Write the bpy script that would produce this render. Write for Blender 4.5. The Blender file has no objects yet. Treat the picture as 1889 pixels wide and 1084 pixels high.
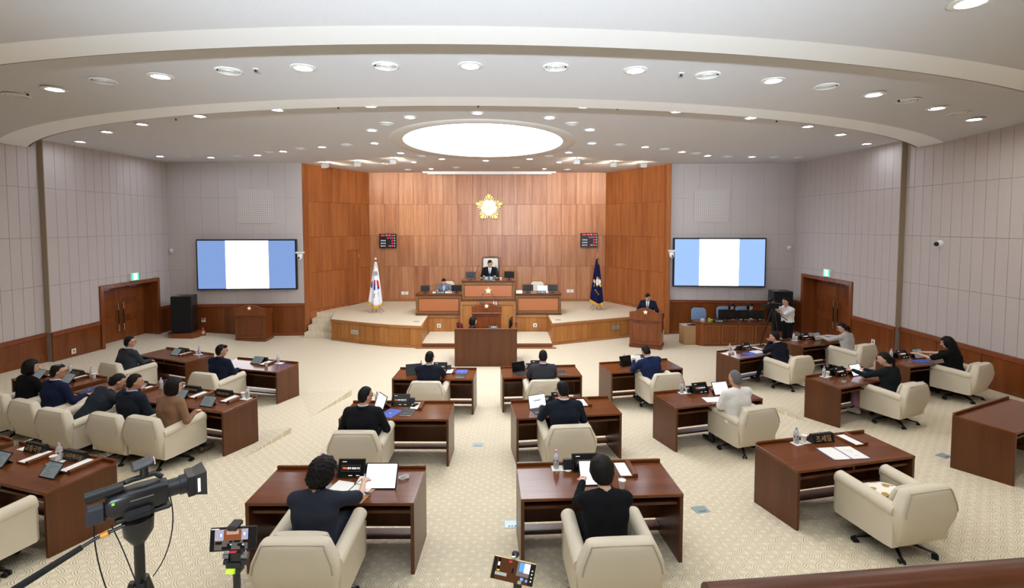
import bpy, math, random
import numpy as np
from mathutils import Matrix, Vector, Euler
random.seed(7)
PI = math.pi
SC = bpy.context.scene
COL = SC.collection

# ------------------------------------------------------------------ camera, light, exposure
cam_d = bpy.data.cameras.new('camera')
cam = bpy.data.objects.new('camera', cam_d)
COL.objects.link(cam)
cam.location = (0, 0, 4.0)
cam.rotation_euler = (PI / 2 - 0.0491, 0, 0)
cam_d.sensor_width = 36.0
cam_d.lens = 900.0 / 1889.0 * 36.0
cam_d.shift_y = -(542 - 457.1) / 1889.0
cam_d.clip_start = 0.05
cam_d.clip_end = 100
SC.camera = cam
world = bpy.data.worlds.new('world')
SC.world = world
world.use_nodes = True
world.node_tree.nodes['Background'].inputs[0].default_value = (1, 1, 1, 1)
world.node_tree.nodes['Background'].inputs[1].default_value = 0.05
vs = SC.view_settings
vs.view_transform = 'Standard'
vs.look = 'None'
vs.exposure = 0.88
vs.gamma = 1.0
vs.use_curve_mapping = False
LAMP = 1.0            # overall strength of the room's lamps
OVAL_POWER = 5.0
DOWN_POWER = 95.0
MID_POWER = 190.0
BOUNCE_POWER = 3000.0  # strength of the added uplighters that imitate a bounced flash
XC = -0.82            # axis of the hall

# ------------------------------------------------------------------ materials
def lin(c):
    if isinstance(c, str):
        c = [int(c[i:i + 2], 16) / 255 for i in (0, 2, 4)]
    return tuple(x / 12.92 if x <= 0.04045 else ((x + 0.055) / 1.055) ** 2.4 for x in c) + (1.0,)

MATS = {}
def _new(name):
    m = bpy.data.materials.new(name)
    m.use_nodes = True
    nt = m.node_tree
    return m, nt, nt.nodes['Principled BSDF']

def node(nt, kind, **kw):
    n = nt.nodes.new(kind)
    for k, v in kw.items():
        setattr(n, k, v)
    return n

def mth(nt, op, a, b=None, c=None):
    n = nt.nodes.new('ShaderNodeMath')
    n.operation = op
    for i, x in enumerate((a, b, c)):
        if x is None:
            continue
        if isinstance(x, (int, float)):
            n.inputs[i].default_value = x
        else:
            nt.links.new(x, n.inputs[i])
    return n.outputs[0]

def mixc(nt, fac, a, b):
    n = nt.nodes.new('ShaderNodeMix')
    n.data_type = 'RGBA'
    for s, x in ((n.inputs[0], fac), (n.inputs[6], a), (n.inputs[7], b)):
        if isinstance(x, (int, float, tuple)):
            s.default_value = x
        else:
            nt.links.new(x, s)
    return n.outputs[2]

def plain(name, col, rough=0.5, metal=0.0, spec=0.5, emit=None, es=0.0, noise=0.0, nscale=60.0, bump=0.0, trans=0.0, coat=0.0, sheen=0.0):
    if name in MATS:
        return MATS[name]
    m, nt, b = _new(name)
    c = lin(col)
    b.inputs['Base Color'].default_value = c
    b.inputs['Roughness'].default_value = rough
    b.inputs['Metallic'].default_value = metal
    b.inputs['Specular IOR Level'].default_value = spec
    b.inputs['Coat Weight'].default_value = coat
    b.inputs['Sheen Weight'].default_value = sheen
    if trans:
        b.inputs['Transmission Weight'].default_value = trans
    if emit is not None:
        b.inputs['Emission Color'].default_value = lin(emit)
        b.inputs['Emission Strength'].default_value = es
    if noise or bump:
        tc = node(nt, 'ShaderNodeTexCoord')
        nz = node(nt, 'ShaderNodeTexNoise')
        nz.inputs['Scale'].default_value = nscale
        nz.inputs['Detail'].default_value = 3
        nt.links.new(tc.outputs['Object'], nz.inputs['Vector'])
        if noise:
            lo = tuple(x * (1 - noise) for x in c[:3]) + (1,)
            hi = tuple(min(1, x * (1 + noise)) for x in c[:3]) + (1,)
            nt.links.new(mixc(nt, nz.outputs[0], lo, hi), b.inputs['Base Color'])
        if bump:
            bp = node(nt, 'ShaderNodeBump')
            bp.inputs['Strength'].default_value = bump
            bp.inputs['Distance'].default_value = 0.01
            nt.links.new(nz.outputs[0], bp.inputs['Height'])
            nt.links.new(bp.outputs[0], b.inputs['Normal'])
    MATS[name] = m
    return m

def wood(name, dark, light, rough=0.35, axis=2, scale=9.0, stretch=0.08, coat=0.0, stripe=0.0, rnd=0.12):
    """veneer: grain runs along the given object axis; each piece is shifted by its own random number"""
    if name in MATS:
        return MATS[name]
    m, nt, b = _new(name)
    tc = node(nt, 'ShaderNodeTexCoord')
    oi = node(nt, 'ShaderNodeObjectInfo')
    add = node(nt, 'ShaderNodeVectorMath', operation='ADD')
    cmb = node(nt, 'ShaderNodeCombineXYZ')
    r = mth(nt, 'MULTIPLY', oi.outputs['Random'], 37.0)
    for i in range(3):
        nt.links.new(r, cmb.inputs[i])
    nt.links.new(tc.outputs['Object'], add.inputs[0])
    nt.links.new(cmb.outputs[0], add.inputs[1])
    mp = node(nt, 'ShaderNodeMapping')
    s = [1.0, 1.0, 1.0]
    s[axis] = stretch
    mp.inputs['Scale'].default_value = s
    nt.links.new(add.outputs[0], mp.inputs['Vector'])
    nz = node(nt, 'ShaderNodeTexNoise')
    nz.inputs['Scale'].default_value = scale
    nz.inputs['Detail'].default_value = 5
    nz.inputs['Roughness'].default_value = 0.6
    nt.links.new(mp.outputs[0], nz.inputs['Vector'])
    fine = node(nt, 'ShaderNodeTexNoise')
    fine.inputs['Scale'].default_value = scale * 9
    fine.inputs['Detail'].default_value = 2
    nt.links.new(mp.outputs[0], fine.inputs['Vector'])
    ramp = node(nt, 'ShaderNodeValToRGB')
    ramp.color_ramp.elements[0].position = 0.3
    ramp.color_ramp.elements[0].color = lin(dark)
    ramp.color_ramp.elements[1].position = 0.7
    ramp.color_ramp.elements[1].color = lin(light)
    f = mth(nt, 'ADD', mth(nt, 'MULTIPLY', nz.outputs[0], 0.75), mth(nt, 'MULTIPLY', fine.outputs[0], 0.25))
    f = mth(nt, 'ADD', f, mth(nt, 'MULTIPLY', mth(nt, 'SUBTRACT', oi.outputs['Random'], 0.5), rnd))
    nt.links.new(f, ramp.inputs[0])
    nt.links.new(ramp.outputs[0], b.inputs['Base Color'])
    b.inputs['Roughness'].default_value = rough
    b.inputs['Specular IOR Level'].default_value = 0.35
    b.inputs['Coat Weight'].default_value = coat
    b.inputs['Coat Roughness'].default_value = 0.15
    MATS[name] = m
    return m

def fabric(name, col, scale=260.0, noise=0.10, bump=0.25, rough=0.95):
    return plain(name, col, rough=rough, spec=0.15, noise=noise, nscale=scale, bump=bump)

def emis(name, col, strength):
    if name in MATS:
        return MATS[name]
    m = bpy.data.materials.new(name)
    m.use_nodes = True
    nt = m.node_tree
    nt.nodes.clear()
    e = nt.nodes.new('ShaderNodeEmission')
    o = nt.nodes.new('ShaderNodeOutputMaterial')
    e.inputs[0].default_value = lin(col)
    e.inputs[1].default_value = strength
    nt.links.new(e.outputs[0], o.inputs[0])
    MATS[name] = m
    return m

def carpet_material():
    m, nt, b = _new('woven carpet')
    tc = node(nt, 'ShaderNodeTexCoord')
    mp = node(nt, 'ShaderNodeMapping')
    mp.inputs['Rotation'].default_value = (0, 0, math.radians(45))
    nt.links.new(tc.outputs['Object'], mp.inputs['Vector'])
    sx = node(nt, 'ShaderNodeSeparateXYZ')
    nt.links.new(mp.outputs[0], sx.inputs[0])
    a, w = 0.108, 0.62
    u = mth(nt, 'DIVIDE', sx.outputs[0], a)
    v = mth(nt, 'DIVIDE', sx.outputs[1], a)
    # bundles of three strands cross over and under and sway in an s-shape
    us = mth(nt, 'ADD', u, mth(nt, 'MULTIPLY', mth(nt, 'SINE', mth(nt, 'MULTIPLY', v, PI)), 0.11))
    vs_ = mth(nt, 'ADD', v, mth(nt, 'MULTIPLY', mth(nt, 'SINE', mth(nt, 'MULTIPLY', u, PI)), 0.11))
    fu, fv = mth(nt, 'FRACT', us), mth(nt, 'FRACT', vs_)
    par = mth(nt, 'FLOORED_MODULO', mth(nt, 'ADD', mth(nt, 'FLOOR', us), mth(nt, 'FLOOR', vs_)), 2.0)
    in_u, in_v = mth(nt, 'LESS_THAN', fv, w), mth(nt, 'LESS_THAN', fu, w)
    show_u = mth(nt, 'MULTIPLY', in_u, mth(nt, 'MAXIMUM', mth(nt, 'SUBTRACT', 1.0, in_v), mth(nt, 'LESS_THAN', par, 0.5)))
    show_v = mth(nt, 'MULTIPLY', in_v, mth(nt, 'SUBTRACT', 1.0, show_u))
    def stripes(c):
        f = mth(nt, 'FRACT', mth(nt, 'MULTIPLY', c, 3.0 / w))
        return mth(nt, 'MULTIPLY', mth(nt, 'ABSOLUTE', mth(nt, 'SUBTRACT', f, 0.5)), 2.0)   # 0 centre, 1 edge
    edge = mth(nt, 'ADD', mth(nt, 'MULTIPLY', show_u, stripes(fv)), mth(nt, 'MULTIPLY', show_v, stripes(fu)))
    gap = mth(nt, 'SUBTRACT', 1.0, mth(nt, 'ADD', show_u, show_v))
    edge = mth(nt, 'ADD', edge, mth(nt, 'MULTIPLY', gap, 0.35))
    mr = node(nt, 'ShaderNodeMapRange')
    mr.inputs['From Min'].default_value = 0.55
    mr.inputs['From Max'].default_value = 1.0
    nt.links.new(edge, mr.inputs['Value'])
    nz = node(nt, 'ShaderNodeTexNoise')
    nz.inputs['Scale'].default_value = 90
    nz.inputs['Detail'].default_value = 3
    nt.links.new(tc.outputs['Object'], nz.inputs['Vector'])
    base = mixc(nt, nz.outputs[0], lin('e2d3b4'), lin('f7edd6'))
    col = mixc(nt, mth(nt, 'MULTIPLY', mr.outputs[0], 0.60), base, lin('594e38'))
    nt.links.new(col, b.inputs['Base Color'])
    b.inputs['Roughness'].default_value = 0.95
    b.inputs['Specular IOR Level'].default_value = 0.1
    h = mth(nt, 'SUBTRACT', 1.0, mth(nt, 'MULTIPLY', edge, edge))
    bp = node(nt, 'ShaderNodeBump')
    bp.inputs['Strength'].default_value = 0.5
    bp.inputs['Distance'].default_value = 0.012
    nt.links.new(h, bp.inputs['Height'])
    nt.links.new(bp.outputs[0], b.inputs['Normal'])
    return m

M_CARPET = carpet_material()
M_CEIL = fabric('ceiling fabric', 'cfcdce', 120, 0.05, 0.15)
M_WHITE = plain('white paint', 'f6f6f6', 0.6)
M_SHADELINE = plain('painted shade brown', '7a6a52', 0.8)  # brown stands in for the shadow line under the ceiling bands
M_WALL = fabric('wall fabric', 'c6bdba', 180, 0.07, 0.2)
M_WALLBACK = plain('wall joint', '8f8078', 0.9)
M_WOODW = wood('stage wall veneer', '9a5e3b', 'c99269', 0.35, 2, 7, 0.05)
M_WOODWING = wood('wing wall veneer', '8e4e28', 'bb7541', 0.35, 2, 7, 0.05)
M_WAINS = wood('wainscot veneer', '643214', '8a4c1f', 0.3, 2, 6, 0.07, coat=0.2)
M_RAILCAP = wood('wainscot cap', '7b3f26', '8f5031', 0.35, 1, 8, 0.1)
M_DOOR = wood('door veneer', '6c371a', '95532a', 0.3, 2, 6, 0.06, coat=0.15)
M_STAGE = wood('stage front veneer', '935826', 'bd8143', 0.4, 2, 8, 0.06)
M_STAGETRIM = wood('stage edge trim', '8f5a2f', 'b37c48', 0.4, 0, 8, 0.1)
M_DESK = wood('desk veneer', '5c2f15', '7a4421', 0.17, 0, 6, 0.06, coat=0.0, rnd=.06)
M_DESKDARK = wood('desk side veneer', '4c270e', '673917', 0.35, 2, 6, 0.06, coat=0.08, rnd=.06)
M_DAIS = wood('dais frame wood', '6b4526', '8f6238', 0.35, 0, 9, 0.1)
M_BURL = plain('burl panel', 'b26a3c', 0.35, noise=0.18, nscale=45)
M_PODIUM = wood('podium veneer', '5c2c14', '86471f', 0.28, 2, 7, 0.07, coat=0.25)
M_CHAIR = fabric('cream upholstery', 'dcd2be', 300, 0.06, 0.25)
M_PIPING = fabric('piping', 'b9ae97', 300, 0.05, 0.1)
M_CHROME = plain('chrome', 'c9c9c9', 0.18, 1.0)
M_BLACK = plain('black plastic', '141415', 0.36)
M_BLACKG = plain('black gloss', '0c0c0d', 0.15)
M_RUBBER = plain('rubber', '0d0d0d', 0.8)
M_PAPER = plain('paper', 'f4f3ef', 0.8)
M_CUP = plain('paper cup', 'f2f0ea', 0.6)
M_PINK = plain('pink cap', 'e58fd0', 0.4)
M_BLUECAP = plain('blue cap', '8fb8ea', 0.4)
M_PET = plain('clear bottle', 'f2f5f6', 0.12, spec=0.6, trans=0.55)
M_LABEL = plain('bottle label', 'd9d5d8', 0.5)
M_BLUEFOLD = plain('blue folder', '3f5fc0', 0.5)
M_GOLD = plain('gold', 'd6b273', 0.42, 0.55)
M_GOLDTEXT = plain('gold lettering', 'c9a877', 0.5)
M_WHITETEXT = plain('white lettering', 'eeeeee', 0.6)
M_STEEL = plain('steel', '8b8d90', 0.35, 0.9)
M_SKIN = plain('skin', 'c9977a', 0.55, noise=0.05, nscale=30)
M_SKIN2 = plain('skin fair', 'd9ad92', 0.55, noise=0.05, nscale=30)
M_HAIR = plain('black hair', '0e0b0a', 0.6, spec=0.25, noise=0.35, nscale=90, bump=0.5)
M_HAIRGREY = plain('grey hair', '6f7072', 0.7, spec=0.2, noise=0.25, nscale=90, bump=0.5)
M_SHIRT = fabric('white shirt', 'e9e9ec', 300, 0.03, 0.1)

# ------------------------------------------------------------------ mesh helpers
class MB:
    def __init__(s):
        s.v = []
        s.f = []
    def add(s, vs, fs):
        o = len(s.v)
        s.v += [tuple(p) for p in vs]
        s.f += [tuple(i + o for i in q) for q in fs]
        return s
    def box(s, x0, x1, y0, y1, z0, z1, c=0.0):
        if c <= 0:
            vs = [(x0, y0, z0), (x1, y0, z0), (x1, y1, z0), (x0, y1, z0), (x0, y0, z1), (x1, y0, z1), (x1, y1, z1), (x0, y1, z1)]
            return s.add(vs, [(0, 3, 2, 1), (4, 5, 6, 7), (0, 1, 5, 4), (1, 2, 6, 5), (2, 3, 7, 6), (3, 0, 4, 7)])
        ce = ((x0 + x1) / 2, (y0 + y1) / 2, (z0 + z1) / 2)
        h = ((x1 - x0) / 2, (y1 - y0) / 2, (z1 - z0) / 2)
        c = min(c, min(h) * 0.98)
        vs, idx = [], {}
        sg = [(a, b, d) for a in (-1, 1) for b in (-1, 1) for d in (-1, 1)]
        for q in sg:
            for k in range(3):
                idx[(q, k)] = len(vs)
                vs.append(tuple(ce[i] + q[i] * (h[i] - (0 if i == k else c)) for i in range(3)))
        fs = []
        for k in range(3):
            l, m = (k + 1) % 3, (k + 2) % 3
            for sv in (-1, 1):
                def cor(a, b):
                    q = [0, 0, 0]
                    q[k], q[l], q[m] = sv, a, b
                    return tuple(q)
                ring = [idx[(cor(a, b), k)] for a, b in ((-1, -1), (1, -1), (1, 1), (-1, 1))]
                fs.append(ring if sv > 0 else ring[::-1])
            for a in (-1, 1):
                for b in (-1, 1):
                    q0, q1 = [0, 0, 0], [0, 0, 0]
                    q0[k] = q1[k] = a
                    q0[l] = q1[l] = b
                    q0[m], q1[m] = -1, 1
                    q0, q1 = tuple(q0), tuple(q1)
                    ring = [idx[(q0, k)], idx[(q0, l)], idx[(q1, l)], idx[(q1, k)]]
                    fs.append(ring if a * b > 0 else ring[::-1])
        for q in sg:
            t = [idx[(q, 0)], idx[(q, 1)], idx[(q, 2)]]
            fs.append(t if q[0] * q[1] * q[2] > 0 else t[::-1])
        return s.add(vs, fs)
    def ring_skin(s, rings, closed=True, cap0=True, cap1=True):
        n = len(rings[0])
        vs = [p for r in rings for p in r]
        fs = []
        for i in range(len(rings) - 1):
            for j in range(n if closed else n - 1):
                k = (j + 1) % n
                fs.append((i * n + j, i * n + k, (i + 1) * n + k, (i + 1) * n + j))
        if cap0:
            fs.append(tuple(range(n - 1, -1, -1)))
        if cap1:
            fs.append(tuple((len(rings) - 1) * n + j for j in range(n)))
        return s.add(vs, fs)
    def cyl(s, p0, p1, r0, r1=None, n=12):
        r1 = r0 if r1 is None else r1
        return s.tube([p0, p1], [r0, r1], n)
    def tube(s, pts, r, n=8, closed=False, sq=1.0):
        pts = [Vector(p) for p in pts]
        m = len(pts)
        rs = r if isinstance(r, (list, tuple)) else [r] * m
        rings = []
        prev = None
        for i, p in enumerate(pts):
            a = pts[i - 1] if (i > 0 or closed) else p
            b = pts[(i + 1) % m] if (i < m - 1 or closed) else p
            t = (b - a).normalized()
            if prev is None:
                ref = Vector((0, 0, 1)) if abs(t.z) < 0.9 else Vector((1, 0, 0))
                x = t.cross(ref).normalized()
            else:
                x = (prev - t * prev.dot(t)).normalized()
            prev = x
            y = t.cross(x)
            rings.append([tuple(p + (x * math.cos(2 * PI * k / n) + y * math.sin(2 * PI * k / n) * sq) * rs[i]) for k in range(n)])
        if closed:
            rings.append(rings[0])
            return s.ring_skin(rings, True, False, False)
        return s.ring_skin(rings)
    def lathe(s, prof, n=20, c=(0, 0, 0), ang=2 * PI):
        rings = []
        for r, z in prof:
            rings.append([(c[0] + r * math.cos(2 * PI * k / n), c[1] + r * math.sin(2 * PI * k / n), c[2] + z) for k in range(n)])
        return s.ring_skin(rings)
    def prism(s, poly, z0, z1):
        n = len(poly)
        vs = [(x, y, z0) for x, y in poly] + [(x, y, z1) for x, y in poly]
        fs = [tuple(range(n - 1, -1, -1)), tuple(range(n, 2 * n))]
        for j in range(n):
            k = (j + 1) % n
            fs.append((j, k, n + k, n + j))
        return s.add(vs, fs)
    def slab(s, poly3, d):
        """polygon of 3d points thickened along vector d"""
        n = len(poly3)
        d = Vector(d)
        vs = [tuple(p) for p in poly3] + [tuple(Vector(p) + d) for p in poly3]
        fs = [tuple(range(n - 1, -1, -1)), tuple(range(n, 2 * n))]
        for j in range(n):
            k = (j + 1) % n
            fs.append((j, k, n + k, n + j))
        return s.add(vs, fs)
    def quad(s, a, b, c, d):
        return s.add([a, b, c, d], [(0, 1, 2, 3)])
    def ball(s, c, r, n=12, m=8):
        rx, ry, rz = r if isinstance(r, (tuple, list)) else (r, r, r)
        rings = []
        for i in range(1, m):
            a = PI * i / m
            rings.append([(c[0] + rx * math.sin(a) * math.cos(2 * PI * k / n), c[1] + ry * math.sin(a) * math.sin(2 * PI * k / n), c[2] - rz * math.cos(a)) for k in range(n)])
        return s.ring_skin(rings)
    def rot(s, axis, ang, c=(0, 0, 0)):
        M = Matrix.Translation(c) @ Matrix.Rotation(ang, 4, axis) @ Matrix.Translation([-x for x in c])
        s.v = [tuple(M @ Vector(p)) for p in s.v]
        return s
    def move(s, d):
        s.v = [(p[0] + d[0], p[1] + d[1], p[2] + d[2]) for p in s.v]
        return s
    def mesh(s, name, mat, smooth=None):
        me = bpy.data.meshes.new(name)
        me.from_pydata(s.v, [], s.f)
        if mat is not None:
            for x in (mat if isinstance(mat, (list, tuple)) else [mat]):
                me.materials.append(x)
        if smooth:
            me.polygons.foreach_set('use_smooth', [True] * len(me.polygons))
            me.set_sharp_from_angle(angle=math.radians(smooth))
        me.update()
        return me
    def build(s, name, mat, parent=None, loc=None, rz=0.0, smooth=None):
        return link(name, s.mesh(name, mat, smooth), parent, loc, rz)

def link(name, me, parent=None, loc=None, rz=0.0):
    o = bpy.data.objects.new(name, me)
    COL.objects.link(o)
    if parent is not None:
        o.parent = parent
    if loc is not None:
        o.location = loc
    if rz:
        o.rotation_euler = (0, 0, rz)
    return o

def tag(o, label=None, cat=None, group=None, kind=None):
    if label:
        o['label'] = label
    if cat:
        o['category'] = cat
    if group:
        o['group'] = group
    if kind:
        o['kind'] = kind
    return o

def thing(name, label, cat, loc=(0, 0, 0), rz=0.0, group=None):
    o = bpy.data.objects.new(name, None)
    o.empty_display_size = 0.1
    COL.objects.link(o)
    o.location = loc
    o.rotation_euler = (0, 0, rz)
    return tag(o, label, cat, group)

def struct(o, label=None):
    return tag(o, label, None, None, 'structure')

def copy_tree(src, parent=None):
    c = src.copy()
    COL.objects.link(c)
    c.parent = parent
    for ch in list(src.children):
        copy_tree(ch, c)
    return c

_TXT = {}
def text_mesh(txt, size, mat, depth=0.001, bold=0.0):
    """lettering as a flat mesh in the xy plane, centred on the origin"""
    key = (txt, size, mat.name, depth, bold)
    if key in _TXT:
        return _TXT[key]
    cu = bpy.data.curves.new('lettering', 'FONT')
    cu.body = txt
    cu.size = size
    cu.extrude = depth
    cu.offset = bold
    cu.align_x = 'CENTER'
    cu.align_y = 'CENTER'
    cu.resolution_u = 2
    ob = bpy.data.objects.new('lettering', cu)
    COL.objects.link(ob)
    dg = bpy.context.evaluated_depsgraph_get()
    me = bpy.data.meshes.new_from_object(ob.evaluated_get(dg))
    bpy.data.objects.remove(ob)
    bpy.data.curves.remove(cu)
    if len(me.vertices):
        co = np.empty(len(me.vertices) * 3)
        me.vertices.foreach_get('co', co)
        co = co.reshape(-1, 3)
        mid = (co.max(0) + co.min(0)) / 2
        co -= np.array([mid[0], mid[1], 0])
        me.vertices.foreach_set('co', co.ravel())
    me.materials.clear()
    me.materials.append(mat)
    _TXT[key] = me
    return me

ORD = ['first', 'second', 'third', 'fourth', 'fifth', 'sixth', 'seventh', 'eighth', 'ninth', 'tenth', 'eleventh', 'twelfth', 'thirteenth', 'fourteenth', 'fifteenth', 'sixteenth']

def floor_z(x, y):
    r = math.hypot(x + 0.7, y - 20)
    z = 0.19 + 0.0784 * (r - 10.17)
    s = min(1, max(0, (abs(x + 0.7) - 3.8) / 1.6))
    s = s * s * (3 - 2 * s)
    return max(0.0, z - 0.07 * s)

# ================================================================== STRUCTURE
def smoothquads(fn, nu, nv):
    vs = [fn(i / nu, j / nv) for i in range(nu + 1) for j in range(nv + 1)]
    fs = [(i * (nv + 1) + j, (i + 1) * (nv + 1) + j, (i + 1) * (nv + 1) + j + 1, i * (nv + 1) + j + 1) for i in range(nu) for j in range(nv)]
    return vs, fs

# ---- floor: a carpeted bowl that rises gently away from the stage
mb = MB()
mb.add(*smoothquads(lambda u, v: (-12.5 + 23 * u, -1.0 + 19.2 * v, floor_z(-12.5 + 23 * u, -1.0 + 19.2 * v)), 60, 50))
FLOOR = struct(mb.build('floor', M_CARPET, smooth=40), 'cream carpet with a woven braid pattern rising towards the gallery')

def aisle_step(far, near, side, h):
    zf, zn, zs = floor_z(*far), floor_z(*near), floor_z(*side)
    b = MB()
    b.add([(far[0], far[1], zf - .02), (far[0], far[1], zf + h), (near[0], near[1], zn), (side[0], side[1], zs - .005)],
          [(0, 2, 1), (0, 1, 3), (1, 2, 3)])
    b.build('aisle_step', M_CARPET, FLOOR)
aisle_step((-3.6, 10.8), (-3.9, 9.25), (-4.9, 10.9), 0.13)
aisle_step((-3.88, 8.4), (-4.1, 7.3), (-4.45, 8.5), 0.10)
aisle_step((5.2, 9.62), (5.5, 8.9), (5.6, 9.75), 0.11)
aisle_step((4.6, 12.1), (4.75, 11.5), (5.1, 12.1), 0.07)

# ---- ceiling
CC = (-1.0, 24.8)
def ring_sector(R0, z0, R1, z1, n=72):
    def fn(u, v):
        R = R0 + (R1 - R0) * v
        a0, a1 = -math.asin(min(1, 11.25 / R)), math.asin(min(1, 11.3 / R))
        a = a0 + (a1 - a0) * u
        return (CC[0] + R * math.sin(a), CC[1] - R * math.cos(a), z0 + (z1 - z0) * v)
    return smoothquads(fn, n, 2 if R1 - R0 > .5 else 1)

OV = (-0.75, 13.15)
def oval(a, b, z, n=72):
    return [(OV[0] + a * math.cos(2 * PI * k / n), OV[1] + b * math.sin(2 * PI * k / n), z) for k in range(n)]
def rect_ring(x0, x1, y0, y1, z, n=72):
    out = []
    for k in range(n):
        dx, dy = math.cos(2 * PI * k / n), math.sin(2 * PI * k / n)
        t = min((x1 - OV[0]) / dx if dx > 1e-9 else ((x0 - OV[0]) / dx if dx < -1e-9 else 1e9),
                (y1 - OV[1]) / dy if dy > 1e-9 else ((y0 - OV[1]) / dy if dy < -1e-9 else 1e9))
        out.append((OV[0] + dx * t, OV[1] + dy * t, z))
    return out
mb = MB()
mb.ring_skin([oval(2.09, 2.62, 6.15), rect_ring(-12.3, 10.35, 6.5, 20.9, 6.15)], True, False, False)
mb.box(-12.5, 10.6, 20.75, 21.0, 6.15, 6.3)
# corners cut off by the ring of rays are closed by a second sheet just above
mb.ring_skin([oval(2.6, 3.2, 6.17), [(OV[0] + 14 * math.cos(2 * PI * k / 72), OV[1] + 10.5 * math.sin(2 * PI * k / 72), 6.17) for k in range(72)]], True, False, False)
CEIL = struct(mb.build('ceiling', M_CEIL), 'pale fabric ceiling with a glowing oval recess over the well')
mb = MB()
mb.ring_skin([oval(2.09, 2.62, 6.15), oval(2.09, 2.62, 6.55)], True, False, False)
mb.build('oval_recess_wall', M_WHITE, CEIL, smooth=60)
mb = MB()
mb.ring_skin([oval(2.09, 2.62, 6.14), oval(2.40, 3.0, 6.12), oval(2.43, 3.04, 6.15)], True, False, False)
mb.build('oval_rim', plain('oval rim', 'd2cdc6', 0.7), CEIL, smooth=60)
mb = MB()
mb.add([(OV[0], OV[1], 6.5)] + oval(2.12, 2.66, 6.5), [(0, 1 + (k + 1) % 72, 1 + k) for k in range(72)])
ovl = mb.build('oval_luminous_ceiling', emis('luminous ceiling', 'f6f9ff', OVAL_POWER * LAMP))
tag(ovl, 'large glowing oval light panel in the ceiling above the well', 'ceiling light')

mb = MB()
mb.add(*ring_sector(16.72, 5.93, 17.28, 5.93))
mb.add(*ring_sector(16.72, 5.93, 16.721, 6.16))
b1 = struct(mb.build('trim_1', M_WHITE, smooth=30), 'white curved ceiling band above the second light ring')
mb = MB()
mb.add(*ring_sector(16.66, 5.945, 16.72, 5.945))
mb.build('painted_shade_strip', M_SHADELINE, b1, smooth=30)  # strip paints the shadow line along the band's far edge
mb = MB()
mb.add(*ring_sector(17.28, 5.93, 19.66, 6.085))
struct(mb.build('ceiling', M_CEIL, smooth=30), 'curved middle ceiling strip with alternating lights and air diffusers')
mb = MB()
mb.add(*ring_sector(19.62, 5.87, 20.1, 5.87))
mb.add(*ring_sector(19.62, 5.87, 19.621, 6.1))
b2 = struct(mb.build('trim_2', M_WHITE, smooth=30), 'white curved ceiling band nearest the gallery')
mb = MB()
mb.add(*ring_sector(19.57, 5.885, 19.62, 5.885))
mb.build('painted_shade_strip', M_SHADELINE, b2, smooth=30)  # same painted shadow line for the nearer band
mb = MB()
mb.add(*ring_sector(20.1, 5.87, 29.5, 6.35))
struct(mb.build('ceiling', M_CEIL, smooth=30), 'curved ceiling strip over the public gallery')

# ---- wall pieces
_PM = {}
def wall_pieces(parent, name, P0, P1, ncol, rows, mat, thick=0.02, gap=0.006, ch=0.004, skip=None, off=0.0):
    """upright pieces between two plan points, left to right as seen from the room"""
    dx, dy = P1[0] - P0[0], P1[1] - P0[1]
    L = math.hypot(dx, dy)
    ang = math.atan2(dy, dx)
    nx, ny = math.sin(ang), -math.cos(ang)          # towards the room
    w = L / ncol
    for i in range(ncol):
        s0, s1 = i * w, (i + 1) * w
        for (z0, z1) in rows:
            if skip and skip(s0, s1, z0, z1):
                continue
            key = (round(w, 4), round(z1 - z0, 4), thick, mat.name, gap)
            if key not in _PM:
                b = MB().box(-w / 2 + gap / 2, w / 2 - gap / 2, -thick, 0, -(z1 - z0) / 2 + gap / 2, (z1 - z0) / 2 - gap / 2, ch)
                _PM[key] = b.mesh(name, mat)
            t = (s0 + s1) / 2
            link(name, _PM[key], parent, (P0[0] + math.cos(ang) * t + nx * off, P0[1] + math.sin(ang) * t + ny * off, (z0 + z1) / 2), ang)

def strip(parent, name, P0, P1, z0, z1, out, mat, ch=0.006, inn=0.0):
    dx, dy = P1[0] - P0[0], P1[1] - P0[1]
    L = math.hypot(dx, dy)
    b = MB().box(0, L, -out, inn, z0, z1, ch)
    return b.build(name, mat, parent, (P0[0], P0[1], 0), math.atan2(dy, dx))

FROWS = [(1.16, 2.39), (2.39, 3.64), (3.64, 4.92), (4.92, 6.16)]
# left wall (two planes: the far part stands proud)
DL0, DL1, DLH = 14.15, 16.55, 2.18
mb = MB()
mb.box(-12.45, -12.21, -4.2, 12.64, -0.1, 6.4)
mb.box(-12.65, -12.07, 12.64, DL0, -0.1, 6.4)
mb.box(-12.65, -12.07, DL1, 17.4, -0.1, 6.4)
mb.box(-12.65, -12.07, DL0, DL1, DLH, 6.4)
WL = struct(mb.build('wall_left', M_WALLBACK), 'pale fabric panelled side wall above dark wainscot, with double doors')
wall_pieces(WL, 'wall_panel', (-12.21, 8.59), (-12.21, 12.64), 15, FROWS, M_WALL)
hole = lambda a, b, lo, hi: (lambda s0, s1, z0, z1: s1 > a + .05 and s0 < b - .05 and z0 < hi - .05)
FR2 = [(1.16, 2.25), (2.25, 2.39), (2.39, 3.64), (3.64, 4.92), (4.92, 6.16)]
wall_pieces(WL, 'wall_panel', (-12.07, 12.64), (-12.07, DL0), 5, FROWS, M_WALL)
wall_pieces(WL, 'wall_panel', (-12.07, DL0), (-12.07, DL1), 9, [(DLH, 2.39)] + FROWS[1:], M_WALL)
wall_pieces(WL, 'wall_panel', (-12.07, DL1), (-12.07, 17.2), 2, FROWS, M_WALL)
MB().box(-12.21, -12.048, 12.62, 12.64, 1.15, 6.2).build('return_strip', plain('return strip', '9c8c76', 0.8), WL)
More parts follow.
